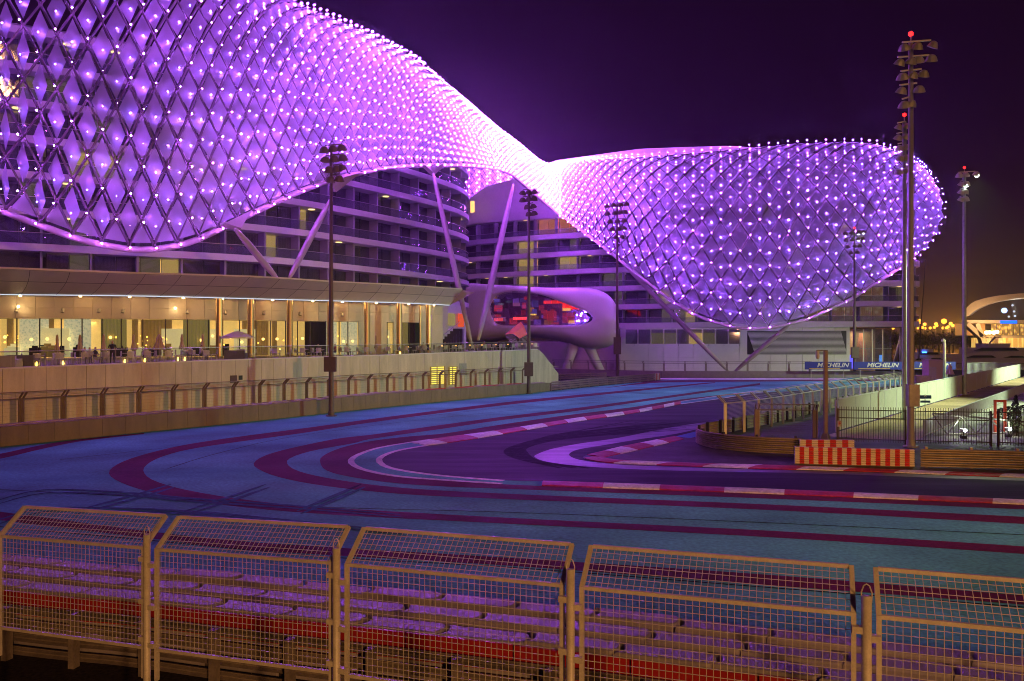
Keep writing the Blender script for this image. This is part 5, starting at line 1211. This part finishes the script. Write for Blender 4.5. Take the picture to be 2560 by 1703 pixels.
for q in ((1740, 860), (1790, 858), (1860, 860), (1910, 850)):
    m_ = MB(); m_.ball(P(*zr(*q), YR + 2), .75); m_.build('table_lamp', emit('deck_lamp', (1, .75, .35), 5), rs_)
# sodium street lamps and trees beyond the water
rs = random.Random(12)
ORD = 'first second third fourth fifth sixth seventh eighth ninth tenth eleventh twelfth thirteenth fourteenth fifteenth sixteenth seventeenth eighteenth'.split()
lampobj('deck_glow', P(2520, 870, 250), 4500, (1, .62, .2), 1.0); lampobj('deck_glow', P(2480, 800, 250), 2800, (1, .66, .3), 1.0); lampobj('deck_glow', P(2540, 770, 262), 3000, (.8, .9, .8), 1.0)
LAMPS = ((640, 680), (730, 725), (690, 775), (625, 785), (820, 785), (915, 720), (890, 775), (1045, 675), (1030, 785), (1110, 768), (1155, 715), (1190, 745), (1250, 780), (1310, 770), (215, 790), (735, 790), (925, 745), (1090, 782))
for i, (x, y) in enumerate(LAMPS):
    u, v = zr(x, y); Yl = lerp(620, 420, min(1, (790 - y) / 115)); p = P(u, v, Yl); big = y < 700
    t_ = thing('street_lamp', 'distant orange street lamp beyond the marina, %s of eighteen from the left' % ORD[sum(1 for q in LAMPS if q[0] < x)], 'street lamp', (p.x, Yl, 0), 'distant orange street lamps'); m_ = MB(); m_.tube((p.x, Yl, 0), p, .25 if not big else .4, .15, 6); m_.build('pole', m_dark if not big else m_galv2, t_)
    m_ = MB(); m_.ball(p, 1.5 if big else 1.15); m_.build('lamp_head', emit('sodium_lamp', (1, .33, .03), 4), t_)
lampobj('sodium_glow', P(2290, 820, 470), 60000, (1, .4, .06), 2); lampobj('sodium_glow', P(2380, 815, 480), 60000, (1, .4, .06), 2)
m_leaf = M('night_foliage', (.045, .055, .02), .7, var=.4, scale=.3); m_trunk = M('trunk', (.08, .05, .03), .8)
def tree(u, Y, hh, rr, lb):
    x = (u - CX) / F * Y; t_ = thing('tree', lb, 'tree', (x, Y, 0), 'dark trees along the far side of the marina'); m_ = MB(); m_.path([(x, Y, 0), (x + .2, Y, hh * .35), (x, Y, hh * .6)], [.4, .3, .15], 7)
    for k in range(4): a = rs.uniform(0, 6.28); m_.tube((x, Y, hh * .4), (x + math.cos(a) * rr * .6, Y + math.sin(a) * rr * .6, hh * .75), .14, .05, 5)
    m_.build('trunk', m_trunk, t_); m_ = MB()
    for k in range(420):
        th, ph = rs.uniform(0, 6.28), math.acos(rs.uniform(-.6, 1)); rad = rr * (rs.random() ** .4) * (.8 + .35 * math.sin(3 * th + Y) * math.sin(2 * ph + u)); c_ = Vector((x + rad * math.sin(ph) * math.cos(th), Y + rad * math.sin(ph) * math.sin(th), hh * .62 + rad * .75 * math.cos(ph)))
        a = Vector((rs.gauss(0, 1), rs.gauss(0, 1), rs.gauss(0, 1))).normalized(); b_ = a.orthogonal().normalized(); s = rr * rs.uniform(.07, .15); m_.add([c_ - b_ * s, c_ + a.cross(b_) * s * .7, c_ + b_ * s, c_ - a.cross(b_) * s * .7], [(0, 1, 2, 3)])
    m_.build('crown', m_leaf, t_)
for i in range(15):
    u = 2215 + i * 17 + rs.uniform(-5, 5); tree(u, 340 + rs.uniform(-8, 25), 9.5 + rs.uniform(-1.2, 1.5), 5.2 + rs.uniform(-.8, .9), 'dark tree beyond the marina water, %s of fifteen from the left' % ORD[i])

def shrub(u, Y, hh, rr, lb):
    x = (u - CX) / F * Y; t_ = thing('cypress', lb, 'tree', (x, Y, 0)); m_ = MB(); m_.path([(x, Y, 0), (x, Y, hh * .6)], [.09, .04], 6); m_.build('trunk', m_trunk, t_); m_ = MB()
    for k in range(500):
        z = rs.random() ** .8; th = rs.uniform(0, 6.28); rad = rr * math.sin(math.pi * min(1, z * .92 + .08)) ** .7 * (.5 + .5 * rs.random()) * (1 - .35 * z); c_ = Vector((x + rad * math.cos(th), Y + rad * math.sin(th), .25 + z * (hh - .25)))
        a = Vector((rs.gauss(0, 1), rs.gauss(0, 1), rs.gauss(0, 1))).normalized(); b_ = a.orthogonal().normalized(); s = rs.uniform(.05, .11); m_.add([c_ - b_ * s, c_ + a.cross(b_) * s * .6, c_ + b_ * s, c_ - a.cross(b_) * s * .6], [(0, 1, 2, 3)])
    m_.build('crown', m_leaf, t_)
shrub(2539, 51, 2.6, .38, 'dark narrow cypress right of the red door frame')
shrub(2522, 58, 1.3, 1.5, 'low rounded shrub on the quay behind the red door frame')
shrub(2565, 57, 1.5, 1.6, 'low rounded shrub at the right edge of the quay')
# ================================================================== foreground: block barrier, guardrail, mesh fence
r1 = catmull([Vector((-20, 18.9, 0)), Vector((-10.1, 15.84, 0)), Vector((-7.07, 15.1, 0)), Vector((-4.6, 14.35, 0)), Vector((0, 13.0, 0)), Vector((3.76, 11.78, 0)), Vector((9.5, 9.75, 0)), Vector((13, 8.5, 0))], .5)
m_blk = M('barrier_block_grey', (.36, .30, .31), .5, var=.25, scale=.9, grain=.08, gs=40)
def block_mesh(a, t, Ln, wd, h, z0=.02):
    """interlocking block: one rounded nose, one hollow end, bevelled top"""
    nr = Vector((-t.y, t.x, 0)); hw = wd / 2; c = a + nr * hw; N_ = 9; pl_ = []
    for k in range(N_): an = lerp(-90, 90, k / (N_ - 1)); pl_.append((Ln - .06 + hw * .55 * math.cos(R(an)) , hw * math.sin(R(an))))
    for k in range(N_): an = lerp(90, -90, k / (N_ - 1)); pl_.append((.02 + hw * .55 * math.cos(R(an)), hw * math.sin(R(an))))
    m_ = MB(); cx_ = Ln / 2 + hw * .28
    def ring(z, ins): return [c + t * (x + (cx_ - x) * ins * .35) + nr * (y * (1 - ins)) + Vector((0, 0, z)) for x, y in pl_]
    rows = [ring(z0, 0), ring(h - .05, 0), ring(h - .012, .05), ring(h, .14)]
    m_.grid(rows, closed=True)
    n = len(pl_) // 2
    top_ = rows[-1]; mid = ring(h, .14)
    for k in range(n - 1): m_.poly([mid[k], mid[k + 1], mid[2 * n - 2 - k], mid[2 * n - 1 - k]])
    return m_
for r_, (off_, lb, mt) in enumerate(((0.06, 'row of grey barrier blocks behind the red belt, nearest the camera', m_blk), (.80, 'middle row of grey interlocking barrier blocks in the foreground', m_blk), (1.56, 'row of grey barrier blocks edging the blue run-off in the foreground', m_blk))):
    ln = offset(r1, off_); root = thing('block_barrier', lb, 'barrier', (ln[0].x, ln[0].y, 0)); L = plen(ln); Ls = 1.5; n = int(L / Ls)
    for i in range(n):
        a, t = at_len(ln, i * Ls + (.4 * r_) % 1.5); rs2 = random.uniform(-.03, .03)
        block_mesh(a + Vector((-t.y, t.x, 0)) * rs2, t, Ls, .47, 1.2 + random.uniform(-.02, .02)).build('block', mt, root)
ln = offset(r1, -.03); rb = thing('red_belt', 'long red belt facing the barrier blocks behind the foreground guardrail', 'barrier', (ln[0].x, ln[0].y, 0)); L = plen(ln); n = int(L / 1.9)
for i in range(n):
    s0 = i * 1.9; pts = [at_len(ln, s0 + 1.87 * k / 4)[0] for k in range(5)]; m_ = MB(); m_.wall(pts, .72, 1.16 + random.uniform(-.01, .01), .05); m_.build('belt_section', m_redp, rb)
gl_ = offset(r1, -.30); m_farm = M('foreground_rail', (.30, .235, .19), .5, .2, var=.3, scale=3, grain=.15, gs=22)
guardrail('guardrail', 'dark brown foreground guardrail seen from behind through the mesh', gl_, m_farm, zs=(.15, .41, .67, .93), side=1, spacing=1.52, rh=.165)
# mesh fence panels
fp = [Vector((-4.136 + 2.346 * i, 9.15 - .865 * i, 0)) for i in range(-2, 6)]
fz = [3.60, 3.66, 3.72, 3.79, 3.82, 3.85, 3.87, 3.89]
tf = (fp[1] - fp[0]).normalized(); nf = Vector((-tf.y, tf.x, 0)); up = Vector((0, 0, 1)); over = nf * .34 + up * .30
m_fence = M('zinc_fence', (.60, .52, .40), .5, .1, var=.2, scale=6, grain=.08, gs=60)
names = ['far left mesh fence panel, cut by the left edge', 'foreground mesh fence panel, first whole one from the left', 'foreground mesh fence panel, second from the left', 'foreground mesh fence panel, middle one', 'foreground mesh fence panel, fourth, before the white kerb', 'foreground mesh fence panel cut by the right edge', 'outermost right mesh fence panel']
for i in range(len(fp) - 1):
    if i == 0: continue
    a = fp[i] + up * fz[i] + tf * .095; b_ = fp[i + 1] + up * fz[i + 1] - tf * .095; root = thing('mesh_fence', names[i], 'fence', Vector((a.x, a.y, 0)), 'mesh fence panels in the foreground')
    hb = 1.14; w_ = .040
    for p in (a, b_):
        m_ = MB(); m_.bar(p - up * (hb + .35), p + up * .012, w_, w_, nf); m_.bar(p, p + over, w_, w_, nf); m_.build('frame_upright', m_fence, root)
    for p, q, nm in ((a + over, b_ + over, 'top_rail'), (a, b_, 'bend_rail'), (a - up * hb, b_ - up * hb, 'bottom_rail')):
        m_ = MB(); d = (q - p).normalized() * w_ / 2; m_.bar(p + d, q - d, .035, .035); m_.build(nm, m_fence, root)
    m_ = MB(); n = 39; r_ = .0025
    for k in range(1, n):
        p = a.lerp(b_, k / n); m_.bar(p - up * hb, p, 2 * r_, 2 * r_, nf); m_.bar(p, p + over, 2 * r_, 2 * r_, nf)
    for k in range(1, 17): z = hb * k / 17; m_.bar(a - up * z, b_ - up * z, 2 * r_, 2 * r_)
    for k in range(1, 7): m_.bar(a + over * (k / 7), b_ + over * (k / 7), 2 * r_, 2 * r_)
    m_.build('wire_mesh', m_fence, root, kind='stuff')
where = ['at the left edge', 'between the first and second whole panels', 'between the second and middle panels', 'right of the middle panel', 'with a wire loop on top, near the right edge', 'past the right edge']
for i in range(1, len(fp)):
    p = fp[i] - nf * .05; zt_ = fz[i] + .17; root = thing('fence_post', 'round steel fence post ' + (where[i - 1] if i - 1 < len(where) else 'outermost right'), 'post', p, 'round posts of the foreground fence')
    m_ = MB(); m_.path([p, p + up * zt_], .040, 12); m_.build('tube', m_fence, root, smooth=True)
    m_ = MB(); m_.path([p + up * zt_ + tf * s + up * dz for s, dz in ((-.036, -.05), (-.04, .03), (-.022, .085), (0, .10), (.022, .085), (.04, .03), (.036, -.05))], .006, 5); m_.build('wire_loop', m_fence, root)
    m_ = MB(); m_.lathe([(.12, 0), (.12, .03), (.045, .04)], p, 8); m_.build('base_plate', m_fence, root)
    for dz in (-.14, -.62, -1.05):
        for s in (-1, 1):
            c_ = p + up * (fz[i] + dz - .03 * s) + tf * s * .055; m_ = MB(); m_.box(c_ + nf * .01, (.11, .07, .055), math.atan2(tf.y, tf.x)); m_.build('clamp', m_fence, root)
    for s in (.0,):
        pass
# ================================================================== terrace furniture and guests
def person_mesh(name, J, E, mats):
    me = bpy.data.meshes.new(name); keys = list(J); me.from_pydata([J[k][0] for k in keys], [(keys.index(a), keys.index(b_)) for a, b_, _ in E], [])
    ob = bpy.data.objects.new(name, me); COL.objects.link(ob); md = ob.modifiers.new('skin', 'SKIN'); sv = me.skin_vertices[0].data
    for i, k in enumerate(keys): sv[i].radius = J[k][1]; sv[i].use_root = (i == 0)
    sb = ob.modifiers.new('sub', 'SUBSURF'); sb.levels = 1; sb.render_levels = 1
    dg = bpy.context.evaluated_depsgraph_get(); m2 = bpy.data.meshes.new_from_object(ob.evaluated_get(dg)); bpy.data.objects.remove(ob)
    for m_ in mats: m2.materials.append(m_)
    segs = [(Vector(J[a][0]), Vector(J[b_][0]), c_) for a, b_, c_ in E]
    for p in m2.polygons:
        best = (1e9, 0)
        for a, b_, c_ in segs:
            ab = b_ - a; t = max(0, min(1, (p.center - a).dot(ab) / ab.length_squared)); d = (a + ab * t - p.center).length
            if d < best[0]: best = (d, c_)
        p.material_index = best[1]; p.use_smooth = True
        if best[1] == 0 and p.center.z > J['head'][0][2] + .03 and (p.center.y > J['head'][0][1] - .03 or p.center.z > J['top'][0][2] - .03): p.material_index = 3
    return m2
def human(seated):
    b = .0 if not seated else -.45; f = lambda x, y, z: (x, y, z + b)
    J = {'pel': (f(0, 0, .95), (.16, .12)), 'chest': (f(0, .02, 1.27), (.18, .12)), 'neck': (f(0, .0, 1.48), (.055, .055)), 'head': (f(0, -.02, 1.60), (.078, .092)), 'top': (f(0, -.01, 1.71), (.06, .075))}
    E = [('pel', 'chest', 1), ('chest', 'neck', 1), ('neck', 'head', 0), ('head', 'top', 0)]
    for s, n in ((-1, 'l'), (1, 'r')):
        J['sh' + n] = (f(.19 * s, .02, 1.41), (.06, .06)); J['el' + n] = (f(.26 * s, .0 if not seated else -.08, 1.14), (.045, .045)); J['wr' + n] = (f(.22 * s, -.14 if not seated else -.32, .95 if not seated else 1.08), (.032, .032)); J['ha' + n] = (f(.19 * s, -.2 if not seated else -.42, .88 if not seated else 1.10), (.035, .02))
        J['hi' + n] = (f(.10 * s, 0, .90), (.09, .09))
        if seated: J['kn' + n] = ((.13 * s, -.46, .50), (.06, .06)); J['an' + n] = ((.12 * s, -.44, .09), (.042, .042)); J['to' + n] = ((.12 * s, -.60, .05), (.04, .03))
        else: J['kn' + n] = (f(.11 * s, -.03 * s, .5), (.06, .06)); J['an' + n] = (f(.11 * s, .05 * s, .09), (.042, .042)); J['to' + n] = (f(.12 * s, .05 * s - .16, .05), (.04, .03))
        E += [('chest', 'sh' + n, 1), ('sh' + n, 'el' + n, 1), ('el' + n, 'wr' + n, 0), ('wr' + n, 'ha' + n, 0), ('pel', 'hi' + n, 2), ('hi' + n, 'kn' + n, 2), ('kn' + n, 'an' + n, 2), ('an' + n, 'to' + n, 2)]
    return J, E
m_skin = M('skin', (.42, .24, .15), .5, var=.05); m_hair = M('dark_hair', (.02, .013, .01), .6, var=0); m_navyc = M('navy_cloth', (.03, .03, .06), .8); m_wht = M('white_shirt', (.70, .66, .60), .8); m_blk2 = M('black_cloth', (.02, .02, .022), .8); m_red3 = M('rose_shirt', (.45, .14, .12), .8); m_gr = M('grey_cloth', (.20, .19, .19), .8)
PM = {}
for sname, st in (('s', True), ('u', False)):
    J, E = human(st)
    for cname, (a, b_) in (('w', (m_wht, m_gr)), ('k', (m_blk2, m_blk2)), ('n', (m_navyc, m_gr)), ('r', (m_red3, m_navyc))): PM[sname + cname] = person_mesh('person', J, E, [m_skin, a, b_, m_hair])
def tz(u): return pz(u) - .04
def spot(u, dy):
    a = on_w2(max(-60, min(u, 1390))); Y = a.y + dy; return Vector(((u - CX) / F * Y, Y, tz(u)))
def person(kind, u, dy, rz, lb):
    o_ = bpy.data.objects.new('person', PM[kind]); COL.objects.link(o_); p = spot(u, dy); o_.location = p; o_.rotation_euler = (0, 0, rz); tag(o_, lb, 'person', 'guests on the terrace'); return o_
m_chair = M('white_chair', (.76, .72, .66), .5, var=.08); m_tab = M('white_table', (.66, .62, .54), .4, var=.05); m_sofa = M('grey_lounge', (.20, .19, .17), .8)
def chair0():
    r_ = thing('terrace_chair', 'c', 'chair'); m_ = MB(); m_.box((0, 0, .45), (.48, .48, .06)); m_.build('seat', m_chair, r_); m_ = MB()
    m_.grid([[Vector((x, .22 + .05 * (1 - (x / .24) ** 2), z)) for x in (-.24, -.12, 0, .12, .24)] for z in (.5, .7, .88)]); m_.grid([[Vector((x, .25 + .05 * (1 - (x / .24) ** 2), z)) for x in (.24, .12, 0, -.12, -.24)] for z in (.5, .7, .88)]); m_.build('backrest', m_chair, r_)
    for x in (-.2, .2):
        for y in (-.2, .2): m_ = MB(); m_.tube((x, y, .43), (x * 1.1, y * 1.1, 0), .02, n=6); m_.build('leg', m_chair, r_)
    return r_
def table0():
    r_ = thing('terrace_table', 't', 'table'); m_ = MB(); m_.lathe([(.40, .71), (.42, .73), (.42, .75)], n=16); m_.build('table_top', m_tab, r_); m_ = MB(); m_.lathe([(.24, 0), (.23, .03), (.04, .06), (.035, .71)], n=10); m_.build('pedestal', m_galv, r_); m_ = MB(); m_.lathe([(.04, .752), (.05, .80), (.04, .87)], n=8); m_.build('candle_glass', emit('candle', (1, .5, .1), 7), r_); return r_
c0_, t0_ = chair0(), table0(); fc = ft = True
def put(root, first, loc, rz, lb, gp):
    o_ = root if first else copy_tree(root, loc, rz)
    o_.location = loc; o_.rotation_euler = (0, 0, rz); o_['label'] = lb; o_['group'] = gp; return o_
tables = [(95, 5.5, 'a'), (150, 6.5, 'a'), (215, 5.5, 'a'), (268, 7.5, 'a'), (320, 5.2, 'a'), (370, 7.0, 'a'), (420, 5.6, 'a'), (470, 7.2, 'a'), (512, 5.4, 'a'), (610, 5.0, 'b'), (700, 5.2, 'b'), (760, 6.2, 'b'), (800, 4.2, 'b'), (868, 4.8, 'b'), (915, 4.0, 'b'), (975, 4.2, 'c'), (1020, 4.5, 'c'), (1062, 4.0, 'c'), (1105, 5, 'd'), (1140, 4, 'd'), (1175, 6, 'd'), (1205, 4, 'd'), (1240, 6, 'd'), (1270, 4, 'd'), (1305, 5.5, 'd'), (1330, 4, 'd')]
zone = {'a': ('left of the columns', 'left window front'), 'b': ('between the first columns', 'mast side'), 'c': ('near the last columns', 'last columns'), 'd': ('on the open end', 'open end')}
rs = random.Random(21)
def nth(k): return '%d%s' % (k, 'th' if 10 < k % 100 < 14 else {1: 'st', 2: 'nd', 3: 'rd'}.get(k % 10, 'th'))
used = set()
def side(a, ti_):
    S = ('right', 'window', 'left', 'track'); k = int(((a + .785) % 6.2832) // 1.5708)
    for d in (0, 1, 3, 2):
        if (ti_, (k + d) % 4) not in used: used.add((ti_, (k + d) % 4)); return S[(k + d) % 4]
    return 'far'
for ti_, (u, dy, zn) in enumerate(tables):
    p = spot(u, dy); put(t0_, ft, p, 0, 'round white terrace table, %s from the left, %s' % (nth(ti_ + 1), zone[zn][0]), 'tables ' + zone[zn][1]); ft = False
    for k in range(4 if zn in 'ad' else 3):
        a = rs.uniform(-.3, .3) + k * (math.pi / 2 if zn in 'ad' else 2.09) + .5; q = p + Vector((math.cos(a) * .72, math.sin(a) * .72, 0))
        put(c0_, fc, q, a - math.pi / 2, 'white chair on the %s side of the %s terrace table from the left' % (side(a, ti_), nth(ti_ + 1)), 'chairs ' + zone[zn][1]); fc = False
for i, (k, u, dy, rz, lb) in enumerate((('uk', 281, 5.0, .4, 'person in black standing among the tables left of the white screens'), ('sw', 211, 6.2, 2.6, 'person in white shirt seated beside the second folded parasol'), ('sw', 224, 4.8, .2, 'person in white shirt seated with back to the railing near the standing guest'),
        ('sn', 238, 5.6, 1.5, 'person in dark clothes seated right of two white shirts'), ('sw', 363, 6.4, 2.9, 'person in pale shirt seated beside the half open parasol'), ('sn', 376, 6.8, -1.4, 'person in dark clothes leaning at a table by the half open parasol'), ('sw', 474, 6.6, .4, 'person in white seated between the two folded parasols at right'), ('sw', 503, 5.8, 2.5, 'person in white seated under the last folded parasol'),
        ('sk', 795, 4.6, 1.2, 'person in black seated just left of the dark mast'), ('sr', 838, 5.0, -1.0, 'person in rose shirt seated just right of the dark mast'), ('sw', 866, 5.2, 1.0, 'person in white shirt seated before the arched door'), ('sw', 1058, 4.5, 2.8, 'person in white shirt seated beside the last brass column'), ('sk', 1070, 4.2, -1.2, 'person in black seated beside the last brass column'),
        ('sn', 1112, 4.6, 1.0, 'person in navy seated at the near side of the open terrace end'), ('sk', 1182, 5.4, 2.0, 'person in black seated below the raking columns'), ('sr', 1210, 4.4, -.5, 'person in rose seated right of the raking columns'), ('sk', 1247, 5.6, 2.2, 'person in black seated before the orange sail'))):
    person(k, u, dy, rz, lb)
m_par = M('parasol_cloth', (.46, .36, .24), .8, var=.15); m_par2 = M('parasol_white', (.70, .64, .50), .8, var=.08)
def parasol(u, dy, lb, r_=.19, open_=False, h=2.15, spot_=None, mt=None):
    p = spot_ or spot(u, dy); t_ = thing('parasol', lb, 'parasol', p, 'parasols on the terrace'); m_ = MB(); m_.tube(p, p + Vector((0, 0, h + .05)), .03, n=8); m_.build('pole', m_galv, t_); m_ = MB(); m_.lathe([(.28, 0), (.28, .05), (.05, .08)], p, 10); m_.build('base', m_conc, t_); m_ = MB()
    n = 16; prof = [(.03, h + .05), (.06, h - .02), (r_ * .55, h - .35), (r_ * .45, h - .5), (r_, h - 1.15), (r_ * 1.1, h - 1.22)] if not open_ else [(.03, h + .12), (.5, h), (1.5, h - .42), (1.52, h - .55), (1.45, h - .5)]
    rows = [[p + Vector(((rr * (1 + (.16 if k % 2 else -.1) * (0 if open_ else 1))) * math.cos(2 * math.pi * k / n), (rr * (1 + (.16 if k % 2 else -.1) * (0 if open_ else 1))) * math.sin(2 * math.pi * k / n), z)) for k in range(n)] for rr, z in prof]
    m_.grid(rows, closed=True); m_.build('cloth', mt or (m_par2 if open_ else m_par), t_)
for (u, dy, lb, r_) in ((143, 7.5, 'folded parasol before the second window from the left', .17), (200, 8, 'folded parasol left of the small lit doorway', .2), (259, 7.5, 'folded parasol right of the small lit doorway', .19), (334, 7, 'folded parasol before the white screens', .19), (398, 7, 'half open parasol with flared cloth before the curtains', .42), (455, 7.5, 'folded parasol left of the last one before the columns', .2), (507, 7.5, 'folded parasol next to the first brass column', .2), (940, 4.5, 'small folded parasol before the blank wall between columns', .16)):
    parasol(u, dy, lb, r_, h=2.0 if u > 900 else 2.15)
parasol(595, 9.5, 'large open cream parasol behind the first two brass columns', open_=True, h=2.35)
parasol(0, 0, 'folded cream parasol behind the screen fence right of the kiosk', .4, h=3.3, spot_=Vector(((2363.5 - CX) / F * 96, 95, 0)), mt=m_y)
for (u, dy, w_, lb) in ((18, 4.2, 1.6, 'white lounge sofa at the left edge of the terrace'), (60, 4.4, 1.8, 'grey lounge sofa second from the left edge of the terrace'), (590, 3.5, 1.7, 'grey screen sofa under the open parasol')):
    p = spot(u, dy); s_ = thing('lounge_sofa', lb, 'sofa', p); mt = m_chair if u < 30 else m_sofa; m_ = MB(); m_.box(p + Vector((0, 0, .22)), (w_, .8, .36)); m_.build('seat', mt, s_); m_ = MB(); m_.box(p + Vector((0, -.36, .55)), (w_, .14, .5)); m_.build('backrest', mt, s_)
    for d in (-1, 1): m_ = MB(); m_.box(p + Vector((d * (w_ / 2 - .07), .05, .48)), (.14, .62, .22)); m_.build('armrest', mt, s_)
# orange sail at the end of the terrace
sl = thing('shade_sail', 'orange folded shade sail above the end of the terrace', 'sail', P(1290, 870, 106)); zs_ = lambda x, y, Y: P(1080 + .2168 * x, 620 + .2168 * y, Y)
a, b_, c_, d_, e_ = zs_(835, 1000, 105), zs_(1025, 852, 108), zs_(1060, 900, 106), zs_(1100, 1000, 104), zs_(1010, 1045, 103); f_ = zs_(935, 990, 104)
m_or = M('orange_sail', (.85, .36, .0), .6, var=.06); m_ = MB(); o3 = Vector((0, .12, 0))
for tri in ((a, f_, b_), (f_, e_, c_), (b_, f_, c_), (c_, e_, d_)): m_.prism(tri, o3)
m_.build('sail', m_or, sl)
for k in range(12):
    q0 = a.lerp(f_, k / 5) if k < 6 else e_.lerp(d_, (k - 6) / 5); q1 = P(1283 + k * 2.6, 862, 104.5); m_ = MB(); m_.tube(q0, q1, .03, n=4); m_.build('rib', m_white, sl)

for i, (u, dy) in enumerate(((92, 3.4), (158, 3.6), (312, 3.4), (362, 3.6), (445, 3.5), (462, 3.3), (1000, 3.0))):
    p = spot(u, dy); l_ = thing('floor_lantern', 'small glowing floor lantern, %s from the left along the terrace edge' % nth(i + 1), 'lantern', p, 'floor lanterns on the terrace')
    m_ = MB(); m_.box(p + Vector((0, 0, .02)), (.26, .26, .04)); m_.box(p + Vector((0, 0, .44)), (.28, .28, .04))
    for dx in (-.12, .12):
        for dy2 in (-.12, .12): m_.box(p + Vector((dx, dy2, .23)), (.02, .02, .42))
    m_.build('frame', m_galv, l_); m_ = MB(); m_.lathe([(.06, .05), (.08, .15), (.05, .34)], p, 8); m_.build('flame', emit('lantern_flame', (1, .55, .08), 10), l_)
# ================================================================== night air that catches the lamp light
hz = MB(); hz.box((0, 330, 29), (700, 760, 60)); hzo = hz.build('haze', None); hzo['kind'] = 'stuff'; hzo.data.materials.clear()
mh = bpy.data.materials.new('haze'); mh.use_nodes = True; th = mh.node_tree; th.nodes.clear()
ho = th.nodes.new('ShaderNodeOutputMaterial'); hv = th.nodes.new('ShaderNodeVolumePrincipled'); hv.inputs['Color'].default_value = (.8, .8, .85, 1); hv.inputs['Density'].default_value = .0003; hv.inputs['Anisotropy'].default_value = .8
th.links.new(hv.outputs[0], ho.inputs['Volume']); hzo.data.materials.append(mh)
